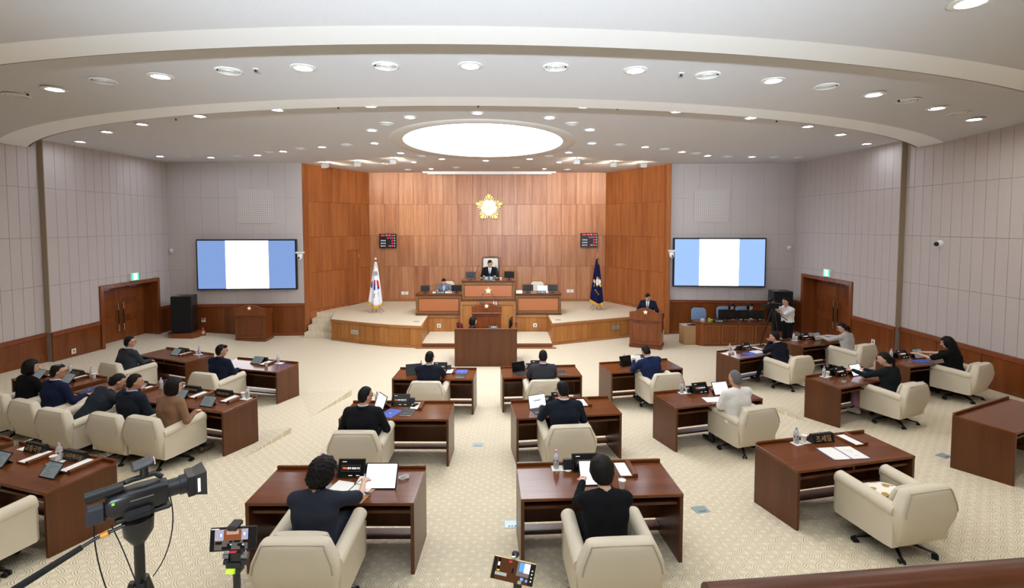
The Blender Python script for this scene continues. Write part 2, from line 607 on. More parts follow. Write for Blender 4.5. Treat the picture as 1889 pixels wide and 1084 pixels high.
for P0, P1, n in (((-12.21, 6.0), (-12.21, 12.64), 5), ((-12.07, 12.64), (-12.07, DL0), 1), ((-12.07, DL1), (-12.07, 17.2), 1)):
    wall_pieces(WL, 'wainscot_panel', P0, P1, n, [(-0.02, 1.05)], M_WAINS, 0.03, 0.012, 0.004)
    strip(WL, 'wainscot_cap', P0, P1, 1.05, 1.155, 0.05, M_RAILCAP)
    strip(WL, 'baseboard', P0, P1, 0.0, 0.62 if P1[1] < 12.7 else 0.16, 0.04 if P1[1] > 12.7 else 0.034, M_RAILCAP if P1[1] > 12.7 else M_WAINS)

# right wall
DR0, DR1, DRH = 16.9, 14.37, 2.28
mb = MB()
mb.box(10.26, 10.5, -4.2, 12.75, -0.1, 6.4)
mb.box(10.12, 10.7, 12.75, DR1, -0.1, 6.4)
mb.box(10.12, 10.7, DR0, 17.7, -0.1, 6.4)
mb.box(10.12, 10.7, DR1, DR0, DRH, 6.4)
WR = struct(mb.build('wall_right', M_WALLBACK), 'pale fabric panelled side wall above dark wainscot, with double doors')
RROWS = [(1.29, 2.49), (2.49, 3.70), (3.70, 4.94), (4.94, 6.16)]
wall_pieces(WR, 'wall_panel', (10.26, 12.75), (10.26, 8.70), 15, RROWS, M_WALL)
wall_pieces(WR, 'wall_panel', (10.12, DR1), (10.12, 12.75), 6, RROWS, M_WALL)
wall_pieces(WR, 'wall_panel', (10.12, DR0), (10.12, DR1), 9, [(DRH, 2.49)] + RROWS[1:], M_WALL)
wall_pieces(WR, 'wall_panel', (10.12, 17.5), (10.12, DR0), 2, RROWS, M_WALL)
MB().box(10.098, 10.26, 12.73, 12.75, 1.28, 6.2).build('return_strip', plain('return strip', '9c8c76', 0.8), WR)
for P0, P1, n in (((10.26, 12.75), (10.26, 6.0), 6), ((10.12, DR1), (10.12, 12.75), 1), ((10.12, 17.5), (10.12, DR0), 1)):
    wall_pieces(WR, 'wainscot_panel', P0, P1, n, [(-0.02, 1.18)], M_WAINS, 0.03, 0.012, 0.004)
    strip(WR, 'wainscot_cap', P0, P1, 1.18, 1.29, 0.05, M_RAILCAP)
    strip(WR, 'baseboard', P0, P1, 0.0, 0.2, 0.04, M_RAILCAP)

# front walls left and right of the stage
LW0, LW1 = (-12.05, 17.1), (-7.45, 17.38)
RW0, RW1 = (5.62, 17.68), (10.1, 17.42)
def angled_wall(name, label, P0, P1, top, cap, ncol):
    ang = math.atan2(P1[1] - P0[1], P1[0] - P0[0])
    L = math.hypot(P1[0] - P0[0], P1[1] - P0[1])
    w = struct(MB().box(0, L, 0.021, 0.2, -0.1, 6.4).build(name, M_WALLBACK, None, (P0[0], P0[1], 0), ang), label)
    wd = L / ncol
    rows = [(top, 2.39), (2.39, 3.64), (3.64, 4.92), (4.92, 6.16)]
    for i in range(ncol):
        for z0, z1 in rows:
            key = ('aw', round(wd, 4), round(z1 - z0, 4))
            if key not in _PM:
                _PM[key] = MB().box(-wd / 2 + .002, wd / 2 - .002, 0, 0.02, -(z1 - z0) / 2 + .002, (z1 - z0) / 2 - .002, 0.002).mesh('wall_panel', M_WALL)
            link('wall_panel', _PM[key], w, ((i + .5) * wd, 0, (z0 + z1) / 2))
    nc = ncol
    wd = L / 5
    for i in range(5):
        key = ('ww', round(wd, 4), top)
        if key not in _PM:
            _PM[key] = MB().box(-wd / 2 + .005, wd / 2 - .005, -.012, 0.02, 0.0, top - .11, 0.004).mesh('wainscot_panel', M_WAINS)
        link('wainscot_panel', _PM[key], w, ((i + .5) * wd, 0, 0))
    MB().box(0, L, -.035, .02, top - .105, top, .005).build('wainscot_cap', M_RAILCAP, w)
    MB().box(0, L, -.03, .02, 0, 0.1, .005).build('baseboard', M_RAILCAP, w)
    return w
WFL = angled_wall('wall_front_left', 'pale fabric wall carrying the display left of the stage', LW0, LW1, 1.16, 1.05, 8)
WFR = angled_wall('wall_front_right', 'pale fabric wall carrying the display right of the stage', RW0, RW1, 1.24, 1.1, 8)

# stage back wall and wings of veneered panels
WROWS = [(0.82, 2.21), (2.21, 3.51), (3.51, 4.82), (4.82, 6.16)]
WB = struct(MB().box(-6.2, 4.15, 20.62, 20.9, 0, 6.4).build('wall_back', plain('veneer joint', '4a2712', 0.8)), 'warm brown veneer panelled wall behind the stage')
wall_pieces(WB, 'veneer_panel', (-6.02, 20.62), (3.95, 20.62), 16, WROWS, M_WOODW, 0.02, 0.006, 0.003)
strip(WB, 'baseboard', (-6.02, 20.6), (3.95, 20.6), 0.7, 0.83, 0.02, M_STAGETRIM)
def wing(name, label, P0, P1, door=None, post_at=0):
    w = struct(MB().box(0, math.hypot(P1[0] - P0[0], P1[1] - P0[1]), 0.021, 0.2, 0, 6.4).build(name, MATS['veneer joint'], None, (P0[0], P0[1], 0), math.atan2(P1[1] - P0[1], P1[0] - P0[0])), label)
    L = math.hypot(P1[0] - P0[0], P1[1] - P0[1])
    n = 5
    wd = L / n
    for i in range(n):
        for z0, z1 in [(0.0, 0.82)] + WROWS:
            if door and i == door and z1 < 3.6:
                if z0 > 2.2:
                    z0 = 2.93
                elif z0 >= 0:
                    continue
            key = ('wing', round(wd, 4), round(z1 - z0, 4))
            if key not in _PM:
                _PM[key] = MB().box(-wd / 2 + .003, wd / 2 - .003, 0, 0.02, -(z1 - z0) / 2 + .003, (z1 - z0) / 2 - .003, .003).mesh('veneer_panel', M_WOODWING)
            link('veneer_panel', _PM[key], w, ((i + .5) * wd, 0, (z0 + z1) / 2))
    return w, L, wd
WGL, LL, wdl = wing('wall_wing_left', 'veneer panelled wing wall with a flush door beside the stage', (-7.45, 17.7), (-6.02, 20.6), door=3)
WGR, LR, wdr = wing('wall_wing_right', 'veneer panelled wing wall on the far side of the stage', (3.95, 20.6), (5.62, 17.75))
# posts that close the wings
pl = struct(MB().box(-7.56, -7.40, 17.40, 17.80, 0, 6.2, .01).build('trim_3', M_WOODWING), 'dark veneered post at the end of the wing wall, display side')
pr = struct(MB().box(5.54, 5.70, 17.50, 17.85, 0, 6.2, .01).build('trim_4', M_WOODWING), 'dark veneered post behind the speaking lectern')
# flush door in the left wing
d3 = struct(MB().box(3 * wdl + .006, 4 * wdl - .006, -.006, 0.02, 0.74, 2.92, .003).build('door_3', M_WOODWING, None, (-7.45, 17.7, 0), math.atan2(2.9, 1.43)), 'flush veneered door in the wing wall behind the flag')
MB().cyl((3 * wdl + .08, -.006, 1.55), (3 * wdl + .08, -.05, 1.55), .012).cyl((3 * wdl + .08, -.05, 1.55), (3 * wdl + .2, -.05, 1.55), .01).build('door_handle', M_CHROME, d3)
for hz in (1.0, 1.95, 2.65):
    MB().cyl((4 * wdl - .004, -.012, hz), (4 * wdl - .004, -.012, hz + .12), .01).build('hinge', M_CHROME, d3)

def double_door(name, label, P0, P1, H):
    ang = math.atan2(P1[1] - P0[1], P1[0] - P0[0])
    L = math.hypot(P1[0] - P0[0], P1[1] - P0[1])
    fr = MB()
    t = 0.11
    fr.box(0, t, -.05, .52, 0, H, .006).box(L - t, L, -.05, .52, 0, H, .006).box(t, L - t, -.05, .52, H - t, H, .006)
    fr.box(-.02, L + .02, .5, .58, 0, H)
    d = struct(fr.build(name, M_DOOR, None, (P0[0], P0[1], 0), ang), label)
    w = (L - 2 * t) / 2
    for i in (0, 1):
        x0 = t + i * w
        leaf = MB().box(x0 + .004, x0 + w - .004, .42, .47, .01, H - t - .01, .005)
        lf = leaf.build('door_leaf', M_DOOR, d)
        for zz in (0.55, 1.1, 1.65):
            MB().box(x0 + .09, x0 + w - .09, .412, .42, zz - .02 if zz > 1 else zz - .35, zz + .33, .004).build('leaf_panel', M_DOOR, lf)
        hx = x0 + w - .1 if i == 0 else x0 + .1
        hb = MB().tube([(hx, .34, .62), (hx, .34, 1.52)], .017, 10).cyl((hx, .34, .72), (hx, .42, .72), .012).cyl((hx, .34, 1.42), (hx, .42, 1.42), .012)
        h = hb.build('pull_handle', M_CHROME, lf, smooth=40)
        MB().tube([(hx, .34, .84), (hx, .34, 1.3)], .0185, 10).build('grip', M_BLACK, lf, smooth=40)
        MB().box(x0 + w / 2 - .15, x0 + w / 2 + .15, .35, .42, H - t - .11, H - t - .05, .006).build('door_closer', M_STEEL, lf)
    return d
double_door('door_1', 'dark double doors with long pull handles in the left wall', (-12.05, DL0), (-12.05, DL1), DLH)
double_door('door_2', 'dark double doors with long pull handles in the right wall', (10.1, DR0), (10.1, DR1), DRH)

# rear enclosure behind the gallery
struct(MB().box(-12.6, 10.7, -4.4, -4.2, -0.1, 6.6).build('wall_rear', M_WALL), 'plain fabric wall behind the public gallery')
# ---- public gallery (below the picture) with its handrail
gal = MB()
gal.box(-12.19, 10.24, -4.2, 1.0, 1.7, 1.9)
struct(gal.build('floor', M_CARPET), 'carpeted floor of the public gallery')
rail = thing('gallery_handrail', 'thick round brown wooden handrail of the public gallery', 'handrail', (0, 0, 0))
pts = [(x, 1.36 + 0.08 * (x - 0.7) + .03 * (x - .7) ** 2, 2.955) for x in np.linspace(-0.9, 3.6, 24)]
pts = [(x, 1.335 + 0.10 * (x - 0.7), 2.945) for x in np.linspace(0.55, 4.2, 12)]
MB().tube(pts, 0.043, 20).build('rail', wood('handrail wood', '43210f', '5e331c', 0.35, 0, 9, 0.1), rail, smooth=50)
for k, x in enumerate((1.55, 2.75, 3.95)):
    yy = 1.335 + 0.10 * (x - 0.7)
    MB().cyl((x, yy, 1.9 if yy < 1 else 1.7), (x, yy, 2.93), .03, .03, 12).build('rail_post', MATS['handrail wood'], rail, smooth=50)
struct(MB().box(-12.19, 10.24, 1.0, 2.1, 1.5, 1.9).build('floor', M_CARPET), 'carpeted front edge of the public gallery floor')

# ---- stage
ST = 0.72
LF = [(-6.23, 16.68), (-5.1, 16.17), (-4.0, 15.77), (-2.92, 15.55)]
RF = [(1.33, 15.95), (2.56, 16.45), (4.19, 17.12), (4.75, 17.42)]
poly = LF + [(-3.0, 17.35), (1.28, 17.45)] + RF + [(5.0, 18.4), (5.3, 18.45), (3.95, 20.62), (-6.02, 20.62), (-7.08, 18.45), (-6.72, 18.4)]
stage = struct(MB().prism(poly, 0.0, ST - .06).build('stage_platform', M_STAGE), 'raised stage with wood fronts and cream carpet')
MB().prism(poly, ST - .06, ST).build('stage_carpet', M_CARPET, stage)
def fascia(pts):
    for a, b in zip(pts[:-1], pts[1:]):
        L = math.hypot(b[0] - a[0], b[1] - a[1])
        n = max(1, round(L / .42))
        ang = math.atan2(b[1] - a[1], b[0] - a[0])
        for i in range(n):
            w = L / n
            MB().box(i * w + .003, (i + 1) * w - .003, -.012, 0, .09, ST - .09, .003).build('fascia_panel', M_STAGE, stage, (a[0], a[1], 0), ang)
        MB().box(-.012, L + .012, -.035, .02, ST - .085, ST + .004, .008).build('stage_nosing', M_STAGETRIM, stage, (a[0], a[1], 0), ang)
        MB().box(-.01, L + .01, -.022, 0, 0, .085, .004).build('stage_plinth', M_STAGETRIM, stage, (a[0], a[1], 0), ang)
fascia(LF)
fascia([LF[-1], (-3.0, 17.35)])
fascia([(-3.0, 17.35), (-1.8, 17.37)])
fascia([(0.1, 17.43), (1.28, 17.45)])
fascia([(1.28, 17.45), RF[0]])
fascia(RF)
def stairs(name, label, x0, x1, y0, run):
    s = struct(MB().box(x0, x1, y0 + 3 * run, y0 + 4 * run + .4, 0, ST - .004, .004).build(name, M_CARPET), label)
    for i in range(3):
        MB().box(x0, x1, y0 + i * run, y0 + 4 * run, i * .18, (i + 1) * .18, .004).build('step', M_CARPET, s)
    return s
stairs('stage_stairs', 'carpeted steps up to the stage beside the wing door', -7.32, -6.28, 17.02, .34)
stairs('stage_stairs', 'carpeted steps up to the stage behind the speaking lectern', 4.78, 5.5, 17.45, .26)
# low landing in front of the dais
land = struct(MB().box(-2.95, 1.30, 15.62, 17.36, 0, .14).build('landing', M_CARPET), 'low carpeted landing in front of the dais')
MB().box(-2.95, 1.30, 15.55, 15.63, 0, .143, .006).build('landing_edge', wood('landing edge', '5a3118', '7a4826', 0.4, 0, 8, .1), land)
MB().box(-3.1, 1.42, 15.47, 15.55, 0, .035, .004).build('landing_kerb', M_STAGETRIM, land)
# dais of the presiding seat
dz = 1.25
dais = struct(MB().box(-1.80, 0.11, 17.05, 19.6, 0.0, dz).build('dais_block', M_STAGE), 'wood fronted block under the presiding desk')
for i in range(4):
    x0 = -1.70 + i * .43
    MB().box(x0 + .003, x0 + .427, 17.035, 17.05, .22, 1.12, .003).build('fascia_panel', M_STAGE, dais)
MB().box(-1.82, .13, 17.02, 17.06, dz - .1, dz, .008).build('dais_trim', M_STAGETRIM, dais)
for x in (-1.82, .05):
    MB().box(x, x + .08, 17.02, 17.06, .14, dz - .1, .006).build('dais_trim', M_STAGETRIM, dais)

# ================================================================== CEILING FIXTURES
M_LAMPW = emis('lamp white', 'eaf1ff', DOWN_POWER * LAMP)
M_LAMPWARM = emis('lamp warm', 'fbf8f0', MID_POWER * LAMP)
M_RING = plain('fixture ring', 'e6e4e0', 0.5)
M_DARKIN = plain('fixture inside', '6b6760', 0.6)
def make_downlight(name, r_out, r_in, lamp_mat):
    t = thing(name, '', 'ceiling light')
    MB().lathe([(r_in, 0.0), (r_out, -.004), (r_out, -.014), (r_in + .004, -.02), (r_in, -.006)], 24).build('trim_ring', M_RING, t, smooth=40)
    MB().lathe([(r_in, -.004), (r_in * .72, -.0045), (r_in * .70, -.003), (r_in, -.003)], 24).build('baffle', M_DARKIN, t)
    MB().lathe([(r_in * .74, -.006), (r_in * .6, -.012), (.001, -.014)], 20).build('lamp', lamp_mat, t)
    return t
def make_diffuser(r):
    t = thing('air_diffuser', '', 'air diffuser')
    MB().lathe([(r, 0), (r, -.012), (r * .86, -.02), (r * .84, -.004), (r * .86, 0)], 28).build('outer_ring', M_RING, t, smooth=40)
    MB().lathe([(r * .85, -.002), (.001, -.002)], 24).build('back_plate', plain('diffuser gap shade', '3a3733', .7), t)  # dark colour paints the shade in the gaps between the rings
    for q in (.7, .52, .34):
        MB().lathe([(r * q, -.004), (r * (q - .02), -.018), (r * (q - .06), -.018), (r * (q - .03), -.004)], 24).build('cone_ring', M_RING, t, smooth=40)
    MB().lathe([(r * .17, -.018), (.001, -.024)], 16).build('centre_cap', M_RING, t, smooth=40)
    return t
P_DOWN = P_WARM = P_SMALL = P_DIFF = P_DIFFS = None
_used = {}
def place(proto_key, maker, loc, label, group):
    if proto_key not in _used:
        _used[proto_key] = maker()
        o = _used[proto_key]
    else:
        o = copy_tree(_used[proto_key])
    o.location = loc
    o['label'] = label
    o['group'] = group
    return o
FAR = [(-11.24, 12.82), (-9.43, 11.47), (-7.95, 10.6), (-6.21, 9.81), (-4.4, 9.26), (-2.57, 8.97), (1.31, 9.01), (3.13, 9.39), (4.82, 9.96), (6.5, 10.84), (7.88, 11.81), (9.48, 13.16)]
ROW2 = [(-11.14, 15.57), (-9.69, 15.82), (-7.93, 15.32), (-6.76, 14.53), (-5.29, 13.71), (3.71, 13.71), (5.06, 14.64), (6.14, 15.44), (7.65, 15.69)]
OVALR = [(-3.2, 11.27), (-2.05, 9.91), (-0.67, 9.53), (0.76, 9.96), (1.77, 11.21), (2.12, 13.07), (1.7, 14.75), (0.58, 16.21), (-0.89, 16.62), (-2.31, 16.21), (-3.36, 14.86), (-3.65, 13.07)]
SMALL = [(-3.4, 17.06), (-3.14, 19.06), (1.25, 19.06), (1.63, 17.06)]
DIFF = [(-10.4, 15.63), (-8.72, 15.57), (-7.29, 14.75), (-6.02, 14.01), (-4.47, 13.34), (-2.68, 10.55), (1.28, 10.55), (2.92, 13.34), (4.38, 14.11), (5.59, 14.97), (6.88, 15.69), (8.45, 15.82), (9.22, 15.82), (-2.87, 15.57), (1.18, 15.57), (-4.49, 17.52), (-4.11, 19.44), (-2.11, 18.69), (0.15, 18.69), (2.18, 19.44), (2.7, 17.52)]
MIDL = [(-6.77, 7.33, 6.0), (-4.77, 6.73, 6.01), (-2.68, 6.37, 6.01), (-0.53, 6.29, 6.01), (1.61, 6.47, 6.01), (3.65, 6.93, 6.01), (5.58, 7.63, 6.0), (7.32, 8.52, 6.0), (8.77, 9.37, 5.99)]
MIDD = [(-7.7, 7.69, 6.0), (-5.74, 6.96, 6.01), (-3.72, 6.51, 6.01), (-1.61, 6.31, 6.01), (0.56, 6.35, 6.01), (2.64, 6.69, 6.01), (4.59, 7.23, 6.01), (6.41, 8.01, 6.0), (8.07, 8.93, 6.0)]
mk_d = lambda: make_downlight('downlight', .14, .095, M_LAMPW)
mk_w = lambda: make_downlight('downlight', .16, .105, M_LAMPWARM)
for i, (x, y) in enumerate(FAR):
    place('d', mk_d, (x, y, 6.149), '%s downlight from the left along the far edge of the farther white band' % ORD[i], 'downlights along the far band')
for i, (x, y) in enumerate(ROW2):
    place('d', mk_d, (x, y, 6.149), '%s small downlight from the left in the row nearest the front walls' % ORD[i], 'downlights near the front walls')
for i, (x, y) in enumerate(OVALR):
    place('d', mk_d, (x, y, 6.149), 'bright downlight around the glowing oval, %s clockwise from the left' % ORD[i], 'downlights around the oval')
for i, (x, y) in enumerate(SMALL):
    place('s', lambda: make_downlight('downlight', .11, .07, M_LAMPWARM), (x, y, 6.149), '%s small warm downlight from the left over the stage' % ORD[i], 'small downlights over the stage')
for i, p in enumerate(MIDL):
    place('w', mk_w, p, '%s downlight from the left between the two white ceiling bands' % ORD[i], 'downlights between the bands')
for i, p in enumerate(MIDD):
    place('D', lambda: make_diffuser(.17), p, '%s round air diffuser from the left between the two white ceiling bands' % ORD[i], 'air diffusers between the bands')
DIFF.sort()
for i, (x, y) in enumerate(DIFF):
    lab = ('twentieth' if i == 19 else 'twenty-first' if i == 20 else ('seventeenth', 'eighteenth', 'nineteenth')[i - 16] if i > 15 else ORD[i])
    place('D2', lambda: make_diffuser(.15), (x, y, 6.149), '%s small round air diffuser from the left in the flat front ceiling' % lab, 'air diffusers in the front ceiling')
# lamps over the gallery itself
def near_z(x, y):
    return 5.87 + .0511 * (math.hypot(x + 1, y - 24.8) - 20.1)
for i, (x, y) in enumerate([(3.96, 4.31), (-6.3, 4.6), (-8.9, 6.3), (6.9, 5.6), (1.3, 2.4), (-3.2, 2.4), (5.6, 2.6), (-7.4, 1.8), (8.6, 2.6), (-1, -.6), (3.6, -.6), (-5.4, -.6)]):
    place('w', mk_w, (x, y, near_z(x, y)), 'downlight in the ceiling over the gallery at the upper right corner' if i == 0 else '%s hidden downlight of the gallery ceiling, outside the picture' % ORD[i - 1], 'downlights over the gallery')
for i, (x, y, z) in enumerate([(-7.4, 7.56, 6.0), (-3.33, 6.44, 6.01), (2.26, 6.62, 6.01), (6.21, 7.94, 6.0), (-6.85, 10.06, 6.148), (-3.18, 9.05, 6.148), (-.61, 8.93, 6.148), (1.95, 9.13, 6.148), (5.48, 10.22, 6.148)]):
    t = thing('sprinkler_head', '%s tiny dark sprinkler head from the left %s' % (ORD[i if i < 4 else i - 4], 'between the white bands' if i < 4 else 'beyond the farther white band'), 'sprinkler', (x, y, z), 0, 'sprinkler heads')
    MB().lathe([(.04, 0), (.04, -.006), (.018, -.012)], 14).build('escutcheon', M_RING, t)
    MB().lathe([(.014, -.008), (.014, -.035), (.022, -.038), (.022, -.042)], 12).build('deflector', M_BLACK, t)
# added floor-standing uplighters, unseen on the gallery, standing in for a bounced flash
for i, x in enumerate((-1.1, .7)):
    t = thing('added_bounce_light', '%s added torchere, unseen on the gallery, imitating a bounced flash' % ('first', 'second')[i], 'added lamp', (x, -3.5, 1.9), 0, 'added torcheres for bounced light')
    MB().lathe([(.16, 0), (.16, .02), (.02, .03), (.014, .05)], 20).build('base', M_BLACK, t, smooth=40)
    MB().cyl((0, 0, .04), (0, 0, 2.0), .014).build('pole', M_BLACK, t)
    MB().lathe([(.03, 1.95), (.12, 2.02), (.17, 2.1), (.16, 2.1), (.05, 2.0)], 24).build('bowl', M_RING, t, smooth=40)
    li = bpy.data.lights.new('added bounce lamp', 'SPOT')
    li.energy = BOUNCE_POWER
    li.color = (.76, .88, 1.0)
    li.spot_size = math.radians(66)
    li.spot_blend = 1.0
    li.shadow_soft_size = .1
    lo = bpy.data.objects.new('added_bounce_lamp', li)
    COL.objects.link(lo)
    lo.parent = t
    lo.location = (0, 0, 2.16)
    lo.rotation_euler = Vector((-.1 * x, 4.2, 1.0)).normalized().to_track_quat('-Z', 'Y').to_euler()
# spot projectors aimed at the stage wall
SPOT = [(-6.43, 16.91), (-5.17, 16.48), (-3.81, 15.82), (2.08, 15.82), (3.42, 16.62), (4.48, 16.77)]
M_SPOTL = emis('spot lens', 'ffe9c4', 60.0)
for i, (x, y) in enumerate(SPOT):
    t = thing('wall_washer_spotlight', '%s white box spotlight from the left hanging under the ceiling before the stage' % ORD[i], 'spotlight', (x, y, 6.15), 0, 'spotlights aimed at the stage wall')
    MB().cyl((0, 0, 0), (0, 0, -.09), .016).build('stem', M_RING, t)
    MB().box(-.10, .10, -.11, .09, -.22, -.08, .012).rot('X', math.radians(12), (0, 0, -.15)).build('housing', M_RING, t)
    MB().box(-.085, .085, .091, .094, -.205, -.095).rot('X', math.radians(12), (0, 0, -.15)).build('lens', M_SPOTL, t)
    sp = bpy.data.lights.new('spot lamp', 'SPOT')
    sp.energy = 85
    sp.color = (1, .9, .78)
    sp.spot_size = math.radians(64)
    sp.spot_blend = 0.6
    sp.shadow_soft_size = .06
    so = bpy.data.objects.new('spot_lamp', sp)
    COL.objects.link(so)
    so.parent = t
    so.location = (0, .13, -.14)
    d = Vector((-.28 * (x - XC), 4.1, -.75)).normalized()
    so.rotation_euler = d.to_track_quat('-Z', 'Y').to_euler()
# projection screen housing
t = thing('projection_screen_housing', 'long slim white roll-down screen housing above the stage wall', 'screen housing', (-.93, 20.2, 6.148))
MB().box(-2.74, 2.74, -.08, .08, -.06, 0, .008).build('housing', M_WHITE, t)
MB().box(-2.55, 2.55, -.03, .03, -.11, -.06, .006).build('bottom_bar', M_WHITE, t)

# ================================================================== WALL MOUNTED THINGS
def wall_frame(P0, P1, s):
    ang = math.atan2(P1[1] - P0[1], P1[0] - P0[0])
    return (P0[0] + math.cos(ang) * s, P0[1] + math.sin(ang) * s, ang)
M_SCRBLUE = emis('screen blue', '7f9bcb', 1.0)
M_SCRBLUE_D = emis('screen blue duller', '6d87b6', 0.85)
M_SCRWHITE = emis('screen white', 'fbfbff', 1.9)
def wall_display(label, x0, x1, z0, z1, P0, P1, blue, fr):
    L = math.hypot(P1[0] - P0[0], P1[1] - P0[1])
    s = ((x0 + x1) / 2 - P0[0]) / (P1[0] - P0[0]) * L
    x, y, a = wall_frame(P0, P1, s)
    w, h = (x1 - x0), z1 - z0
    t = thing('wall_display', label, 'screen', (x, y, (z0 + z1) / 2), a)
    MB().box(-w / 2, w / 2, -.13, -.005, -h / 2, h / 2, .006).build('bezel', M_BLACK, t)
    i = .045
    MB().box(-w / 2 + i, w / 2 - i, -.134, -.13, -h / 2 + i, h / 2 - i).build('screen', blue, t)
    iw = w - 2 * i
    b0, b1 = -iw / 2 + fr[0] * iw, -iw / 2 + fr[1] * iw
    pg = MB().box(b0, b1, -.136, -.134, -h / 2 + i, h / 2 - i).build('document_page', M_SCRWHITE, t)
    m = emis('screen text', 'c9c9d8', 1.0)
    x_ = b0 + .12 * (b1 - b0)
    mb = MB()
    while x_ < b1 - .08 * (b1 - b0):
        wd = random.uniform(.03, .09)
        mb.box(x_, min(x_ + wd, b1 - .05), -.1365, -.136, h / 2 - .14, h / 2 - .115)
        x_ += wd + .02
    mb.build('page_text', m, pg)
    return t
wall_display('large wall display showing a white page, left of the stage', -11.06, -7.64, 1.68, 3.46, LW0, LW1, M_SCRBLUE_D, (.285, .725))
wall_display('large wall display showing a white page, right of the stage', 5.82, 9.07, 1.74, 3.5, RW0, RW1, M_SCRBLUE, (.275, .715))

def dotted_grille(label, x0, x1, z0, z1, P0, P1):
    L = math.hypot(P1[0] - P0[0], P1[1] - P0[1])
    x, y, a = wall_frame(P0, P1, ((x0 + x1) / 2 - P0[0]) / (P1[0] - P0[0]) * L)
    w, h = x1 - x0, z1 - z0
    name = 'perforated panel'
    if name not in MATS:
        m, nt, b = _new(name)
        tc = node(nt, 'ShaderNodeTexCoord')
        sx = node(nt, 'ShaderNodeSeparateXYZ')
        nt.links.new(tc.outputs['Object'], sx.inputs[0])
        def cell(o):
            f = mth(nt, 'FRACT', mth(nt, 'MULTIPLY', o, 14.0))
            return mth(nt, 'POWER', mth(nt, 'SUBTRACT', f, 0.5), 2.0)
        d = mth(nt, 'ADD', cell(sx.outputs[0]), cell(sx.outputs[2]))
        k = mth(nt, 'LESS_THAN', d, 0.035)
        nt.links.new(mixc(nt, k, lin('cfc7c2'), lin('877c76')), b.inputs['Base Color'])
        b.inputs['Roughness'].default_value = 0.8
        MATS[name] = m
    o = MB().box(-w / 2, w / 2, -.022, 0, -h / 2, h / 2, .006).build('speaker_grille', MATS[name], None, (x, y, (z0 + z1) / 2), a)
    tag(o, label, 'speaker grille', 'perforated panels above the displays')
dotted_grille('square perforated speaker panel above the display left of the stage', -9.63, -8.44, 4.02, 5.22, LW0, LW1)
dotted_grille('square perforated speaker panel above the display right of the stage', 6.55, 7.79, 4.05, 5.22, RW0, RW1)

def ptz(label, x, y, z):
    t = thing('wall_camera', label, 'camera', (x, y, z), 0, 'pan tilt cameras beside the displays')
    MB().box(-.12, .12, -.1, .12, .08, .14, .01).build('bracket', M_WHITE, t)
    MB().lathe([(.03, .08), (.085, .07), (.09, .02), (.075, -.03)], 18).build('housing', M_WHITE, t, smooth=40)
    MB().ball((0, -.02, -.06), (.08, .08, .085), 16, 10).build('camera_head', M_WHITE, t, smooth=60)
    MB().cyl((0, -.09, -.07), (0, -.11, -.075), .035, .03, 14).build('lens', M_BLACK, t)
ptz('white pan tilt camera at the inner edge of the left display', -7.50, 17.22, 2.88)
ptz('white pan tilt camera at the inner edge of the right display', 5.72, 17.45, 2.93)
for lab, (x, y, z, a) in (('small white sensor box on the wall left of the left display', (-11.92, 17.08, 3.06, 0)), ('small white sensor box on the wall right of the right display', (9.88, 17.40, 3.15, 0))):
    t = thing('wall_sensor', lab, 'sensor', (x, y, z), a, 'wall sensors')
    MB().box(-.055, .055, -.05, 0, -.07, .07, .012).build('housing', M_WHITE, t)
    MB().box(-.03, .03, -.054, -.05, -.05, -.01, .004).build('lens_window', plain('grey plastic', 'a9a9a6', 0.5), t)
t = thing('dome_camera', 'small white and black dome camera on the right side wall', 'camera', (10.25, 11.65, 3.53), -PI / 2)
MB().lathe([(.09, 0), (.09, .02), (.07, .06), (.03, .07)], 18).rot('X', PI / 2).build('base', M_WHITE, t, smooth=40)
MB().ball((-.02, -.09, -.01), (.055, .05, .055), 14, 8).build('dome', M_BLACKG, t, smooth=60)

# exit signs
M_EXITG = emis('exit sign green', '35d27a', 2.0)
M_EXITW = emis('exit sign white', 'eefff4', 2.4)
def exit_sign(label, x, y, z, a):
    t = thing('exit_sign', label, 'exit sign', (x, y, z), a, 'exit signs above the doors')
    MB().box(-.15, .15, -.08, 0, -.12, .12, .008).build('housing', M_WHITE, t)
    MB().box(-.135, .135, -.083, -.08, -.105, .105).build('green_panel', M_EXITG, t)
    fig = MB().box(-.07, .07, -.085, -.083, -.09, .09)
    fig.build('doorway', M_EXITW, t)
    f = MB()
    f.cyl((.02, -.087, .05), (.02, -.0855, .05), .016, .016, 10)
    f.slab([(-.005, -.087, .03), (.035, -.087, .03), (.015, -.087, -.02), (-.025, -.087, -.01)], (0, .0015, 0))
    f.slab([(.0, -.087, -.02), (.02, -.087, -.015), (.04, -.087, -.07), (.02, -.087, -.07)], (0, .0015, 0))
    f.slab([(-.02, -.087, -.02), (.0, -.087, -.02), (-.03, -.087, -.07), (-.05, -.087, -.06)], (0, .0015, 0))
    f.build('running_figure', M_EXITG, t)
exit_sign('lit green exit sign above the left double doors', -12.05, 15.44, 2.33, PI / 2)
exit_sign('lit green exit sign above the right double doors', 10.1, 15.5, 2.44, -PI / 2)

